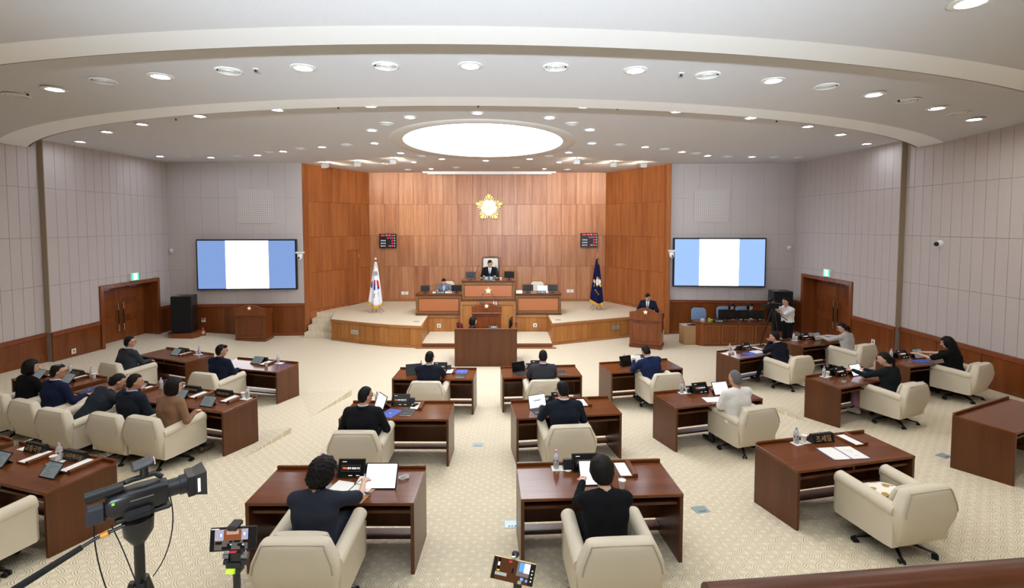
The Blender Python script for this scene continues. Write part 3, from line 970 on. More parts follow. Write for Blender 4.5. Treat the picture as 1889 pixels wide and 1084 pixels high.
# outlets and switches
M_OUT = plain('outlet plate', 'e8e6e0', 0.5)
def outlet(label, x, y, z, a, n=1, col=None, marks=True):
    t = thing('wall_outlet', label, 'outlet', (x, y, z), a, 'wall outlets')
    for i in range(n):
        c = (i - (n - 1) / 2) * .16
        p = MB().box(c - .07, c + .07, -.012, 0, -.07, .07, .004).build('plate', col or M_OUT, t)
        if marks:
            MB().box(c - .03, c + .03, -.0145, -.012, -.035, .035, .002).build('socket', plain('socket grey', '8c8c88', .6), p)
outlet('pair of white switches on the stage wall left of the dais', -4.55, 20.6, 1.07, 0, 2, None, False)
outlet('pair of white switches on the stage wall right of the dais', 2.47, 20.6, 1.16, 0, 2, None, False)
outlet('white outlet on the left wainscot beside the doors', -12.02, 13.22, .52, PI / 2)
outlet('white outlet on the right wainscot beside the doors', 10.07, 13.45, .72, -PI / 2)
outlet('square outlet in the recessed front left of the centre lectern', -2.62, 17.33, .36, 0)
outlet('square outlet in the recessed front right of the centre lectern', .83, 17.41, .36, 0)
aa = math.atan2(15.77 - 16.17, 1.1)
outlet('wide grey outlet plate on the stage front below the flag', -5.28, 16.22, .38, math.atan2(-.51, 1.13), 2, plain('steel plate', 'b9bab6', 0.4))
outlet('pair of steel outlet plates on the stage front beside the speaking lectern', 3.62, 16.85, .40, math.atan2(.67, 1.63), 2, plain('dark steel plate', '8d8b86', 0.4))
t = thing('fire_alarm_plate', 'small red and white sign on the wainscot above the fire extinguisher', 'sign', (-10.93, 17.14, .6), math.atan2(.28, 4.6))
MB().box(-.07, .07, -.01, 0, -.07, .07, .003).build('plate', M_WHITE, t)
MB().box(-.06, .06, -.012, -.01, .01, .06).build('red_band', plain('sign red', 'c8202c', 0.5), t)
MB().slab([(-.03, -.012, .0), (.03, -.012, .0), (0, -.012, -.05)], (0, .002, 0)).build('arrow', MATS['sign red'], t)

# emblem: a five petal flower of gold rays round a white disc
def emblem(parent_name, label, loc, R, rz=0, cat='emblem', text=True, parent=None):
    if parent is None:
        t = thing(parent_name, label, cat, loc, rz)
    else:
        t = bpy.data.objects.new(parent_name, None)
        COL.objects.link(t)
        t.parent = parent
        t.location = loc
    whole = MB()
    for k in range(5):
        a0 = PI / 2 + k * 2 * PI / 5
        for j, (da, r1, w) in enumerate(((0, 1.0, .15), (.27, .82, .075), (.47, .71, .045), (-.27, .82, .075), (-.47, .71, .045))):
            if parent is not None and j in (2, 4):
                continue
            a = a0 + da
            r0 = .42
            c, s = math.cos(a), math.sin(a)
            pts = [(r0, -w * .5), (r1 - w, -w)]
            for q in range(1, 6):
                th = -PI / 2 + PI * q / 6
                pts.append((r1 - w + w * math.cos(th), w * math.sin(th)))
            pts += [(r1 - w, w), (r0, w * .5)]
            y0 = -.02 * R / .6 * (2 if j == 0 else 1)
            P3 = lambda f, y: [(R * ((p[0] - .7) * f + .7) * c - R * p[1] * f * s, y, R * ((p[0] - .7) * f + .7) * s + R * p[1] * f * c) for p in pts]
            pm = MB().ring_skin([P3(1.0, .06 * R), P3(1.0, y0), P3(.78, y0 - .03 * R)])
            if parent is None:
                pm.build('petal' if j == 0 else 'ray', M_GOLD, t, smooth=30)
            else:
                whole.add(pm.v, pm.f)
    if parent is not None:
        whole.build('petals', M_GOLD, t)
    n = 36
    MB().slab([(R * .56 * math.cos(2 * PI * k / n), -.075 * R, R * .56 * math.sin(2 * PI * k / n)) for k in range(n)], (0, .11 * R, 0)).build('gold_ring', M_GOLD, t)
    MB().slab([(R * .50 * math.cos(2 * PI * k / n), -.085 * R, R * .50 * math.sin(2 * PI * k / n)) for k in range(n)], (0, .02 * R, 0)).build('white_disc', plain('emblem white', 'fffdf2', .4, emit='fff8e0', es=.15 if text else .0), t)
    if text:
        o = link('lettering', text_mesh('의회', R * .42, plain('pale gold lettering', 'd8c58a', .5), .002), t, (0, -.09 * R, 0))
        o.rotation_euler = (PI / 2, 0, 0)
    return t
emblem('wall_emblem', 'gold five-petalled flower emblem with white disc on the stage wall', (-.965, 20.55, 4.69), .62)

# led information boards
M_LEDRED = emis('led red', 'ff2636', 2.2)
M_LEDWHITE = emis('led white', 'dfe3e8', 1.0)
def led_board(label, x, z):
    t = thing('led_board', label, 'clock board', (x, 20.5, z), 0, 'led boards on the stage wall')
    MB().box(-.35, .35, -.06, .09, -.3, .3, .008).build('case', M_BLACK, t)
    MB().box(-.04, .04, -.02, .02, .3, .33, .004).build('sensor', M_STEEL, t)
    rows = [(.235, [('2026', -.2, 1), ('년', -.055, 0), ('07', .02, 1), ('월', .095, 0), ('22', .2, 1), ('일', .29, 0)]),
            (.125, [('15', .02, 1), ('시', .11, 0), ('15', .21, 1), ('분', .3, 0)]),
            (.015, [('재적의원', -.18, 0), ('17', .21, 1), ('명', .3, 0)]),
            (-.095, [('출석의원', -.18, 0), ('17', .21, 1), ('명', .3, 0)]),
            (-.205, [('발언시간', -.18, 0), ('5', .06, 1), ('분', .12, 0), ('00', .21, 1), ('초', .3, 0)])]
    for zz, items in rows:
        for s, xx, red in items:
            o = link('digits' if red else 'lettering', text_mesh(s, .082 if red else .058, M_LEDRED if red else M_LEDWHITE, .0005, 0.0), t, (xx, -.062, zz))
            o.rotation_euler = (PI / 2, 0, 0)
led_board('black board with red digits on the stage wall left of the emblem', -5.22, 3.285)
led_board('black board with red digits on the stage wall right of the emblem', 3.23, 3.32)

# floor boxes
M_FBOX = plain('floor box', '9fb0b2', 0.4, 0.4)
def floor_box(label, x, y, z, a):
    t = thing('floor_box', label, 'floor box', (x, y, z), a, 'floor boxes')
    MB().box(-.09, .09, -.07, .07, -.012, .006, .003).build('lid', M_FBOX, t)
    for i in (-1, 0, 1):
        MB().box(i * .035 - .009, i * .035 + .009, -.05, -.032, .006, .009).build('cable_flap', plain('flap', '5b6668', .5), t)
for lab, x, y, a in (('steel floor box in the aisle behind the middle row', -.56, 7.92, 0), ('steel floor box beside the black-jacketed woman\'s desk', .0, 5.47, .05), ('steel floor box in the aisle before the empty armchair', 2.29, 5.76, .2), ('steel floor box by the bare desk at the wall', 6.57, 7.26, .43)):
    floor_box(lab, x, y, floor_z(x, y) + .004, a)
floor_box('steel floor box on the stage carpet before the left side desk', -3.22, 16.27, ST, 0)
floor_box('steel floor box on the stage carpet before the right side desk', 1.58, 16.55, ST, 0)

# ================================================================== STAGE FURNITURE
def dais_desk(label, x0, x1, yf, z0, z1, with_emblem=False):
    w = x1 - x0
    h = z1 - z0
    t = thing('dais_desk', label, 'desk', ((x0 + x1) / 2, yf, z0))
    MB().box(-w / 2 + .03, w / 2 - .03, .04, .10, 0, h - .03).build('front_board', M_DAIS, t)
    for s in (-1, 1):
        MB().box(s * (w / 2 - .03) - .03, s * (w / 2 - .03) + .03, .02, .72, 0, h - .03, .006).build('side_panel', M_DAIS, t)
    MB().box(-w / 2 - .02, w / 2 + .02, -.02, .74, h - .035, h, .008).build('desktop', M_DESK, t)
    MB().box(-w / 2 - .01, w / 2 + .01, -.01, .08, 0, .05, .008).build('base_moulding', wood('moulding dark', '4d2c17', '6b4023', .35, 0, 8, .1), t)
    MB().box(-w / 2 - .005, w / 2 + .005, -.005, .08, h - .075, h - .035, .008).build('top_moulding', MATS['moulding dark'], t)
    f = .085
    zt, zb = h - .075, .05
    for a in ((-w / 2, -w / 2 + f, zb, zt), (w / 2 - f, w / 2, zb, zt), (-w / 2 + f, w / 2 - f, zt - f, zt), (-w / 2 + f, w / 2 - f, zb, zb + f)):
        MB().box(a[0], a[1], .0, .05, a[2], a[3], .012).build('frame_rail', M_DAIS, t)
    MB().box(-w / 2 + f + .025, w / 2 - f - .025, .015, .05, zb + f + .025, zt - f - .025, .004).build('burl_panel', M_BURL, t)
    if with_emblem:
        emblem('emblem', None, (0, .005, h * .5), .135, 0, None, False, t)
    return t
dais_desk('wood side desk with burl panel on the dais, man in grey suit behind', -3.45, -1.81, 17.36, ST, 1.50)
dais_desk('wood side desk with burl panel on the dais, empty cream chair behind', .12, 1.77, 17.47, ST, 1.50)
dais_desk('raised presiding desk with burl panel and gold emblem', -1.79, .10, 17.30, 1.25, 1.99, True)

def lectern(label, loc, rz, w, d, h, arch, mat=None, emb=True):
    mat = mat or M_PODIUM
    t = thing('lectern', label, 'lectern', loc, rz)
    MB().box(-w / 2, w / 2, 0, d, 0, .10, .008).build('plinth', mat, t)
    MB().box(-w / 2 + .025, w / 2 - .025, .025, d - .02, .10, h - .28, .008).build('body', mat, t)
    for s in (-1, 1):
        MB().box(s * (w / 2 - .06) - .05, s * (w / 2 - .06) + .05, .012, .03, .12, h - .30, .006).build('stile', mat, t)
    MB().box(-w / 2 + .12, w / 2 - .12, .012, .03, h - .38, h - .30, .006).build('rail', mat, t)
    MB().box(-w / 2 + .12, w / 2 - .12, .012, .03, .12, .18, .006).build('rail', mat, t)
    MB().box(-w / 2 + .15, w / 2 - .15, .016, .03, .22, h - .42, .006).build('raised_panel', mat, t)
    n = 14
    # head with an arched crest
    top = [(-w / 2 + w * k / n, h - .06 + arch * max(0, math.cos(PI * (k / n - .5) * 1.25)) ** 1.2) for k in range(n + 1)]
    prof = [(-w / 2, h - .28), (w / 2, h - .28)] + [(x, z) for x, z in reversed(top)]
    MB().slab([(x, -.012, z) for x, z in prof], (0, .05, 0)).build('crest', mat, t)
    MB().tube([(x, .012, z + .008) for x, z in top], .018, 8).build('crest_moulding', mat, t, smooth=50)
    MB().box(-w / 2 - .01, w / 2 + .01, -.03, .05, h - .30, h - .26, .01).build('moulding', mat, t)
    for s in (-1, 1):
        MB().slab([(s * (w / 2 - .015), .03, h - .28), (s * (w / 2 - .015), d, h - .28), (s * (w / 2 - .015), d, h - .12), (s * (w / 2 - .015), .03, h - .04)], (s * .015, 0, 0)).build('cheek', mat, t)
    MB().slab([(-w / 2 + .02, .04, h - .06), (w / 2 - .02, .04, h - .06), (w / 2 - .02, d, h - .16), (-w / 2 + .02, d, h - .16)], (0, 0, -.025)).build('reading_slope', M_DESK, t)
    if emb:
        emblem('emblem', None, (0, -.015, h - .09 + arch * .45), .085, 0, None, False, t)
    return t
LC = lectern('dark wooden centre lectern with gold emblem and two microphones', (XC, 15.62, .14), 0, .96, .62, 1.26, .11)
LR_ = lectern('wooden speaking lectern with gold emblem and a suited man behind', (4.28, 15.52, 0), math.radians(-24), 1.02, .68, 1.2, .15)
LL_ = lectern('dark unused wooden lectern against the wall below the left display', (-8.88, 16.38, 0), math.radians(2), 1.02, .62, 1.2, .1, M_WAINS)

def gooseneck(label, loc, rz, h, reach):
    t = thing('gooseneck_microphone', label, 'microphone', loc, rz)
    MB().lathe([(.035, 0), (.035, .015), (.012, .022)], 12).build('base', M_BLACK, t)
    pts = [(0, reach * (k / 8) ** 1.4, .02 + h * (k / 8)) for k in range(9)]
    MB().tube(pts, .006, 6).build('stem', M_BLACK, t)
    MB().cyl(pts[-1], (0, pts[-1][1] + .03, pts[-1][2] + .03), .014, .016, 10).build('capsule', M_BLACK, t)
    return t
gooseneck('thin gooseneck microphone on the left of the centre lectern', (XC - .38, 16.15, 1.28), math.radians(-55), .32, .26)
gooseneck('thin gooseneck microphone on the right of the centre lectern', (XC + .38, 16.15, 1.28), math.radians(55), .32, .26)
gooseneck('gooseneck microphone at the presiding seat, left one', (-1.35, 17.75, 1.99), math.radians(-40), .42, .16)
gooseneck('gooseneck microphone at the presiding seat, right one', (-.5, 17.75, 1.99), math.radians(35), .42, .16)
gooseneck('gooseneck microphone on the speaking lectern before the suited man', (4.3, 16.0, 1.1), math.radians(-20), .22, .1)
t = thing('monitor', 'small black monitor lying on the centre lectern', 'monitor', (XC - .12, 15.95, 1.29))
MB().box(-.14, .14, 0, .02, .0, .14, .004).rot('X', math.radians(-20)).build('panel', M_BLACK, t)
MB().box(-.08, .08, .03, .12, -.01, .005, .003).build('stand', M_BLACK, t)

# ---- monitors and nameplates on the dais
def monitor(label, loc, rz, w, h, name='monitor', stand=True, tilt=0.0, group=None):
    t = thing(name, label, 'monitor', loc, rz, group)
    lift = .06 if stand else 0.0
    MB().box(-w / 2, w / 2, -.015, .015, lift, lift + h, .006).rot('X', tilt, (0, 0, lift)).build('panel', M_BLACK, t)
    MB().box(-w / 2 + .012, w / 2 - .012, .015, .017, lift + .012, lift + h - .012).rot('X', tilt, (0, 0, lift)).build('screen', M_BLACKG, t)
    MB().box(-w * .22, w * .22, -.03, -.015, lift + h * .2, lift + h * .75, .008).rot('X', tilt, (0, 0, lift)).build('rear_cover', M_BLACK, t)
    MB().box(-.02, .02, -.014, .014, 0.0, lift + .05).build('stand_neck', M_BLACK, t)
    MB().box(-w * .28, w * .28, -.08, .06, 0, .012, .004).build('stand_foot', M_BLACK, t)
    return t
def rear_logo(t, s, z, y=-.031):
    o = link('maker_mark', text_mesh(s, .03, plain('grey lettering', '9a9a9a', .5), .0004), t, (0, y, z))
    o.rotation_euler = (PI / 2, 0, 0)
monitor('black monitor on the left end of the presiding desk', (-1.49, 17.55, 1.99), .12, .36, .22)
monitor('black monitor on the right end of the presiding desk', (-.1, 17.55, 1.99), -.25, .36, .24)
monitor('black monitor on the left end of the grey-suited man\'s dais desk', (-3.15, 17.6, 1.50), .25, .32, .21)
monitor('black monitor on the right end of the grey-suited man\'s dais desk', (-2.01, 17.6, 1.50), -.12, .38, .23)
monitor('black monitor on the left end of the unoccupied dais desk', (.58, 17.7, 1.50), .05, .38, .23)
monitor('black monitor on the right end of the unoccupied dais desk', (1.48, 17.7, 1.50), -.1, .36, .23)

def nameplate(label, loc, rz, txt, w=.30, h=.10, d=.10, size=None, mat=None, both=True, base=None):
    """black wedge with lettering on its sloping sides"""
    t = thing('nameplate', label, 'nameplate', loc, rz, 'nameplates')
    a = d * .18
    prof = [(-d / 2, 0), (d / 2, 0), (a, h), (-a, h)]
    MB().slab([(-w / 2, y, z) for y, z in prof], (w, 0, 0)).build('wedge', M_BLACK, t)
    sl = math.atan2(d / 2 - a, h)
    size = size or min(h * .62, w * .92 / max(2.2, len(txt)))
    if not txt:
        return t
    me = text_mesh(txt, size, mat or M_GOLDTEXT, .0006)
    o = link('lettering', me, t, (0, -(d / 2 + a) / 2 - .0012, h / 2))
    o.rotation_euler = (PI / 2 - sl, 0, 0)
    return t
nameplate('large nameplate in front of the presiding man', (-.83, 17.36, 1.99), 0, '의  장', .46, .145, .07, .12, M_WHITETEXT)
nameplate('nameplate before the grey-suited man on the dais', (-2.57, 17.42, 1.5), 0, '의사국장', .32, .09, .06, .07, M_WHITETEXT)
nameplate('nameplate on the unoccupied dais desk', (1.06, 17.53, 1.5), 0, '의사팀장', .32, .09, .06, .07, M_WHITETEXT)

def paper(label, loc, rz, w=.21, h=.297, mat=None, n=1, cat='paper', name='paper_sheet', tz=.002, group=None):
    t = MB().box(-w / 2, w / 2, -h / 2, h / 2, 0, tz).build(name, mat or M_PAPER, None, loc, rz)
    return tag(t, label, cat, group)
paper('loose white papers before the grey-suited man on the dais', (-2.55, 17.75, 1.501), .1, .7, .3, None, 1, 'papers', 'paper_stack', .012)
paper('small stack of papers left on the unoccupied dais desk', (.26, 17.6, 1.501), .0, .22, .28, None, 1, 'papers', 'paper_stack', .09)
t = thing('document_stand', 'white document board standing on the unoccupied dais desk', 'board', (1.13, 17.75, 1.5))
MB().box(-.2, .2, -.008, .008, 0, .25).rot('X', math.radians(-10)).build('board', M_PAPER, t)
MB().box(-.1, .1, .0, .09, 0, .012).build('foot', M_PAPER, t)
# cup and bottle prototypes
def make_cup():
    t = thing('paper_cup', '', 'cup')
    MB().lathe([(.024, 0), (.036, .085), (.039, .088), (.039, .078), (.034, .076)], 18).build('cup_body', M_CUP, t, smooth=40)
    MB().lathe([(.0365, .078), (.001, .079)], 16).build('cup_inside', M_CUP, t)
    return t
def make_bottle(cap):
    t = thing('water_bottle', '', 'bottle')
    MB().lathe([(.028, 0), (.031, .006), (.031, .05), (.029, .06), (.031, .07), (.031, .125), (.026, .15), (.013, .168), (.012, .178)], 16).build('bottle_body', M_PET, t, smooth=40)
    MB().lathe([(.0135, .174), (.0135, .196), (.012, .2)], 14).build('bottle_cap', cap, t, smooth=40)
    MB().lathe([(.0315, .068), (.0315, .118)], 16).build('bottle_label', M_LABEL, t, smooth=40)
    m = MB()
    for k in range(5):
        q = MB().box(-.007, .007, -.0325, -.0316, .076 + .004 * (k % 3), .1 + .003 * (k % 2))
        q.rot('Z', k * 2 * PI / 5)
        m.add(q.v, q.f)
    m.build('label_print', plain('label print', '3a3440', .5), t)
    return t
_pc = {}
def cup(label, loc):
    if 'c' not in _pc:
        _pc['c'] = o = make_cup()
    else:
        o = copy_tree(_pc['c'])
    o.location = loc
    return tag(o, label, 'cup', 'white paper cups')
def bottle(label, loc, kind='pink'):
    if kind not in _pc:
        _pc[kind] = o = make_bottle(M_PINK if kind == 'pink' else M_BLUECAP)
    else:
        o = copy_tree(_pc[kind])
    o.location = loc
    o.rotation_euler = (0, 0, random.uniform(0, 6))
    return tag(o, label, 'bottle', 'water bottles')
cup('white cup on the presiding desk beside the right monitor', (-.4, 17.45, 1.99))
bottle('small water bottle with pink cap at the right of the centre lectern', (XC + .30, 15.95, 1.27))
bottle('second small water bottle with pink cap at the right of the centre lectern', (XC + .22, 15.97, 1.27))

# ---- stage chairs
def high_back_chair(label, loc, rz):
    t = thing('high_back_chair', label, 'chair', loc, rz)
    fr = wood('chair frame wood', '3f2415', '5e3a22', .35, 2, 9, .1)
    MB().box(-.33, .33, -.32, .3, .36, .48, .03).build('seat', M_CHAIR, t)
    MB().box(-.29, .29, -.36, -.26, .5, 1.42, .03).build('backrest', M_CHAIR, t)
    for s in (-1, 1):
        MB().slab([(s * .30, -.40, .2), (s * .36, -.40, .2), (s * .34, -.42, 1.44), (s * .29, -.42, 1.44)], (0, .14, 0)).build('back_post', fr, t)
        MB().box(s * .36 - .05, s * .36 + .05, -.3, .26, .6, .68, .025).build('arm', M_CHAIR, t)
        MB().box(s * .36 - .03, s * .36 + .03, .16, .22, .3, .6, .008).build('arm_post', fr, t)
    cr = [(-.34 + .68 * k / 12, 1.44 + .055 * math.sin(PI * k / 12) ** .7) for k in range(13)]
    MB().slab([(x, -.42, z) for x, z in [(-.34, 1.40), (.34, 1.40)] + cr[::-1]], (0, .12, 0)).build('crest_rail', fr, t)
    for zx in (-.12, .12):
        for zz in (.95, 1.2):
            MB().ball((zx, -.258, zz), .012, 8, 6).build('button', M_PIPING, t)
    MB().cyl((0, 0, .08), (0, 0, .36), .04).build('column', M_STEEL, t)
    for k in range(5):
        a = 2 * PI * k / 5
        MB().tube([(0, 0, .1), (.34 * math.cos(a), .34 * math.sin(a), .05)], [.03, .02], 8).build('leg', M_BLACK, t)
    return t
high_back_chair('tall cream upholstered presiding chair with carved wood frame', (-.83, 18.55, 1.25), PI)

# ================================================================== ARMCHAIRS
def superring(hx, hy, cx, cy, z, n=28, p=4.0):
    out = []
    for k in range(n):
        a = 2 * PI * k / n
        c, s = math.cos(a), math.sin(a)
        out.append((cx + hx * math.copysign(abs(c) ** (2 / p), c), cy + hy * math.copysign(abs(s) ** (2 / p), s), z))
    return out
def make_armchair():
    t = thing('armchair', '', 'armchair')
    # seat
    rings = [superring(hx, hy, 0, .05, z, 28, 6) for hx, hy, z in ((.24, .30, .20), (.265, .315, .21), (.265, .315, .40), (.255, .305, .44), (.22, .27, .455))]
    MB().ring_skin(rings).build('seat', M_CHAIR, t, smooth=50)
    # back
    B = [(.285, .065, -.225, .20), (.300, .075, -.235, .215), (.325, .085, -.275, .34), (.352, .090, -.315, .48), (.362, .088, -.325, .56), (.350, .085, -.325, .63), (.318, .080, -.325, .70), (.292, .075, -.325, .755), (.280, .065, -.322, .785), (.258, .045, -.318, .802), (.215, .02, -.315, .807)]
    rings = [superring(hx, hy, 0, cy, z, 36, 5) for hx, hy, cy, z in B]
    bk = MB().ring_skin(rings).build('backrest', M_CHAIR, t, smooth=50)
    half = [(.90 * hx, cy - .90 * hy, z) for hx, hy, cy, z in B if .55 < z < .79]
    path = [(-x, y, z) for x, y, z in half] + [(x, half[-1][1] - .002, half[-1][2] + .003) for x in (-.2, -.1, 0, .1, .2)] + half[::-1]
    MB().tube(path, .0055, 6).build('piping', M_PIPING, bk, smooth=60)
    # arms: flat outer panel with a padded roll on top
    for s in (-1, 1):
        sec = [(-.045, .20), (.045, .20), (.045, .545)] + [(.068 * math.cos(a), .598 + .064 * math.sin(a)) for a in [math.radians(-45 + 270 * k / 14) for k in range(15)]] + [(-.045, .545)]
        rings = []
        for y, sc, dz_ in ((-.30, .96, -.012), (-.2, 1, -.012), (.0, 1, 0), (.30, 1, .012), (.345, 1, .014), (.365, .93, .014), (.374, .78, .014)):
            rings.append([(s * .312 + x * sc, y, max(.20, .42 + (z - .42) * (sc if sc < 1 else 1) + (dz_ if z > .5 else 0))) for x, z in sec])
        ar = MB().ring_skin(rings).build('arm', M_CHAIR, t, smooth=45)
        MB().tube([(s * .362, .362, .22), (s * .362, .362, .54)], .004, 5).build('seam', M_PIPING, ar)
    MB().box(-.33, .33, -.27, .33, .185, .205, .01).build('bottom_board', M_BLACK, t)
    # swivel base
    MB().box(-.12, .12, -.14, .14, .15, .19, .01).build('mechanism', M_BLACK, t)
    MB().lathe([(.05, .06), (.05, .1), (.028, .11), (.028, .17)], 16).build('column', M_BLACK, t, smooth=40)
    for k in range(5):
        a = 2 * PI * k / 5 + PI / 2
        c, s_ = math.cos(a), math.sin(a)
        lg = MB().tube([(.03 * c, .03 * s_, .095), (.2 * c, .2 * s_, .088), (.36 * c, .36 * s_, .068)], [.026, .022, .016], 8, sq=.7).build('leg', M_BLACK, t, smooth=50)
        MB().tube([(.06 * c, .06 * s_, .114), (.2 * c, .2 * s_, .106), (.35 * c, .35 * s_, .083)], [.014, .012, .009], 6).build('leg_cap', M_CHROME, lg, smooth=50)
        px, py = -s_, c
        w = MB()
        for q in (-1, 1):
            ctr = Vector((.36 * c + px * .018 * q, .36 * s_ + py * .018 * q, .03))
            ax = Vector((px, py, 0)) * .011
            w.cyl(tuple(ctr - ax), tuple(ctr + ax), .03, .03, 12)
        w.build('caster', M_RUBBER, lg, smooth=40)
    return t
CH = {'A': (-1.76, 4.17, 0.0), 'B': (0.86, 4.16, .06), 'C': (4.05, 5.06, .22), 'D': (-2.10, 6.69, 0.0), 'E': (0.78, 6.92, .10), 'F': (3.67, 7.62, .30),
      'G': (-1.62, 9.40, -.02), 'H': (0.61, 9.50, .08), 'I': (3.02, 9.85, .20), 'J': (6.40, 11.15, .40), 'K': (8.47, 12.0, .45), 'L': (6.95, 8.74, .40), 'M': (9.17, 9.83, .45),
      'P': (-8.32, 10.45, -.40), 'Q': (-6.09, 9.95, -.28), 'S1': (-5.19, 7.18, -.30), 'S2': (-5.91, 7.40, -.30), 'U1': (-6.80, 7.53, -.30), 'U2': (-7.58, 7.88, -.35), 'U3': (-8.35, 8.2, -.38),
      'T': (-5.19, 4.50, -.31)}
CHL = {'A': 'cream armchair seating the curly-haired woman, nearest on the left of the aisle', 'B': 'cream armchair seating the short-haired woman in black, nearest on the aisle right',
       'C': 'empty cream armchair with a gold patterned cushion on its seat', 'D': 'cream armchair of the black-suited man with the blue folder', 'E': 'cream armchair of the navy-suited man with the lit laptop',
       'F': 'cream armchair of the grey-haired person in white', 'G': 'cream armchair of the dark-suited man in the far row left of the aisle', 'H': 'cream armchair of the charcoal-suited man in the far row',
       'I': 'cream armchair of the blue-suited man reading papers', 'J': 'cream armchair behind the man resting his chin on his hands', 'K': 'cream armchair of the woman in the light grey suit',
       'L': 'cream armchair of the woman in the pink skirt', 'M': 'cream armchair of the long-haired woman by the right wall', 'P': 'cream armchair of the man by the left double doors',
       'Q': 'cream armchair of the man facing the desk with the mirrored glare', 'S1': 'cream armchair seating the woman in the brown top', 'S2': 'cream armchair directly left of the brown-topped woman\'s',
       'U1': 'cream armchair of the man leaning far forward over his desk', 'U2': 'cream armchair of the balding man in navy', 'U3': 'cream armchair at the left edge under the woman in black', 'T': 'cream armchair cut off by the lower left edge'}
arm0 = make_armchair()
for i, (k, (x, y, a)) in enumerate(CH.items()):
    o = arm0 if i == 0 else copy_tree(arm0)
    o.location = (x, y, floor_z(x, y))
    o.rotation_euler = (0, 0, a)
    tag(o, CHL[k], 'armchair', 'cream swivel armchairs')
def side_chair(label, loc, rz, mat):
    t = thing('office_chair', label, 'chair', loc, rz)
    MB().ring_skin([superring(hx, hy, 0, .02, z, 24, 4) for hx, hy, z in ((.24, .23, .40), (.26, .25, .43), (.25, .24, .48))]).build('seat', mat, t, smooth=50)
    MB().ring_skin([superring(hx, hy, 0, cy, z, 24, 4) for hx, hy, cy, z in ((.2, .03, -.24, .5), (.24, .045, -.25, .6), (.26, .045, -.27, .85), (.24, .04, -.29, 1.0), (.17, .025, -.295, 1.06))]).build('backrest', mat, t, smooth=50)
    MB().box(-.03, .03, -.28, -.2, .38, .6).build('back_bar', M_BLACK, t)
    for s in (-1, 1):
        MB().tube([(s * .24, -.05, .4), (s * .3, -.05, .5), (s * .3, -.1, .66), (s * .3, .14, .67)], .018, 8).build('armrest', M_BLACK, t, smooth=50)
    MB().cyl((0, 0, .08), (0, 0, .4), .028).build('column', M_BLACK, t)
    for k in range(5):
        a = 2 * PI * k / 5
        MB().tube([(0, 0, .1), (.3 * math.cos(a), .3 * math.sin(a), .04)], [.025, .018], 8).build('leg', M_BLACK, t)
    return t
side_chair('empty low-backed cream chair behind the unoccupied dais desk', (.98, 18.5, ST), PI, M_CHAIR)
side_chair('cream chair behind the grey-suited man on the dais', (-2.5, 18.62, ST), PI, M_CHAIR)
M_BLUECH = fabric('blue chair fabric', '7d95b4', 260, .08, .2)
side_chair('empty blue-grey office chair at the end of the technicians\' desk', (6.52, 16.75, 0), PI * .95, M_BLUECH)
side_chair('blue-grey office chair half hidden by the technicians\' monitors', (7.55, 17.02, 0), PI, M_BLUECH)
side_chair('blue-grey office chair of the second technician', (8.22, 17.02, 0), PI, M_BLUECH)
M_REDCH = fabric('dark red chair', '6b1822', 260, .08, .2)
side_chair('dark red chair of the stenographer', (-1.22, 14.25, 0), -PI / 2, M_REDCH)

def cushion(label, chair, off, w, h, d, mat, tilt):
    x, y, a = CH[chair]
    c, s = math.cos(a), math.sin(a)
    t = MB()
    rings = []
    for k in range(1, 12):
        v = -1 + 2 * k / 12
        q = (1 - abs(v) ** 2.2) ** .5
        rings.append(superring(w / 2 * (1 - .12 * abs(v) ** 3), d / 2 * q + .004, 0, 0, v * h / 2, 24, 2.6))
    t.ring_skin(rings)
    t.rot('X', tilt)
    o = t.build('cushion', mat, None, (x + off[0] * c - off[1] * s, y + off[0] * s + off[1] * c, floor_z(x, y) + off[2]), a, smooth=60)
    tag(o, label, 'cushion', 'loose cushions')
def patterned():
    m, nt, b = _new('gold floral cushion')
    tc = node(nt, 'ShaderNodeTexCoord')
    nz = node(nt, 'ShaderNodeTexVoronoi')
    nz.inputs['Scale'].default_value = 11
    nt.links.new(tc.outputs['Object'], nz.inputs['Vector'])
    k = mth(nt, 'LESS_THAN', nz.outputs['Distance'], .43)
    nt.links.new(mixc(nt, k, lin('f1ece0'), lin('b08f45')), b.inputs['Base Color'])
    b.inputs['Roughness'].default_value = .8
    return m
cushion('white cushion with gold floral print on the empty armchair seat', 'C', (-.02, .10, .52), .42, .42, .14, patterned(), math.radians(80))
cushion('plain cream cushion against the empty armchair back', 'C', (.02, -.14, .60), .42, .30, .13, M_CHAIR, math.radians(16))
for k, lab in (('A', 'cream cushion behind the curly-haired woman'), ('F', 'cream cushion behind the grey-haired person in white'), ('J', 'cream cushion behind the man resting his chin'), ('K', 'cream cushion behind the woman in light grey suit'), ('L', 'cream cushion behind the woman in pink skirt'), ('M', 'cream cushion behind the long-haired woman at the wall')):
    cushion(lab, k, (0, -.19, .66), .48, .30, .09, M_CHAIR, math.radians(12))

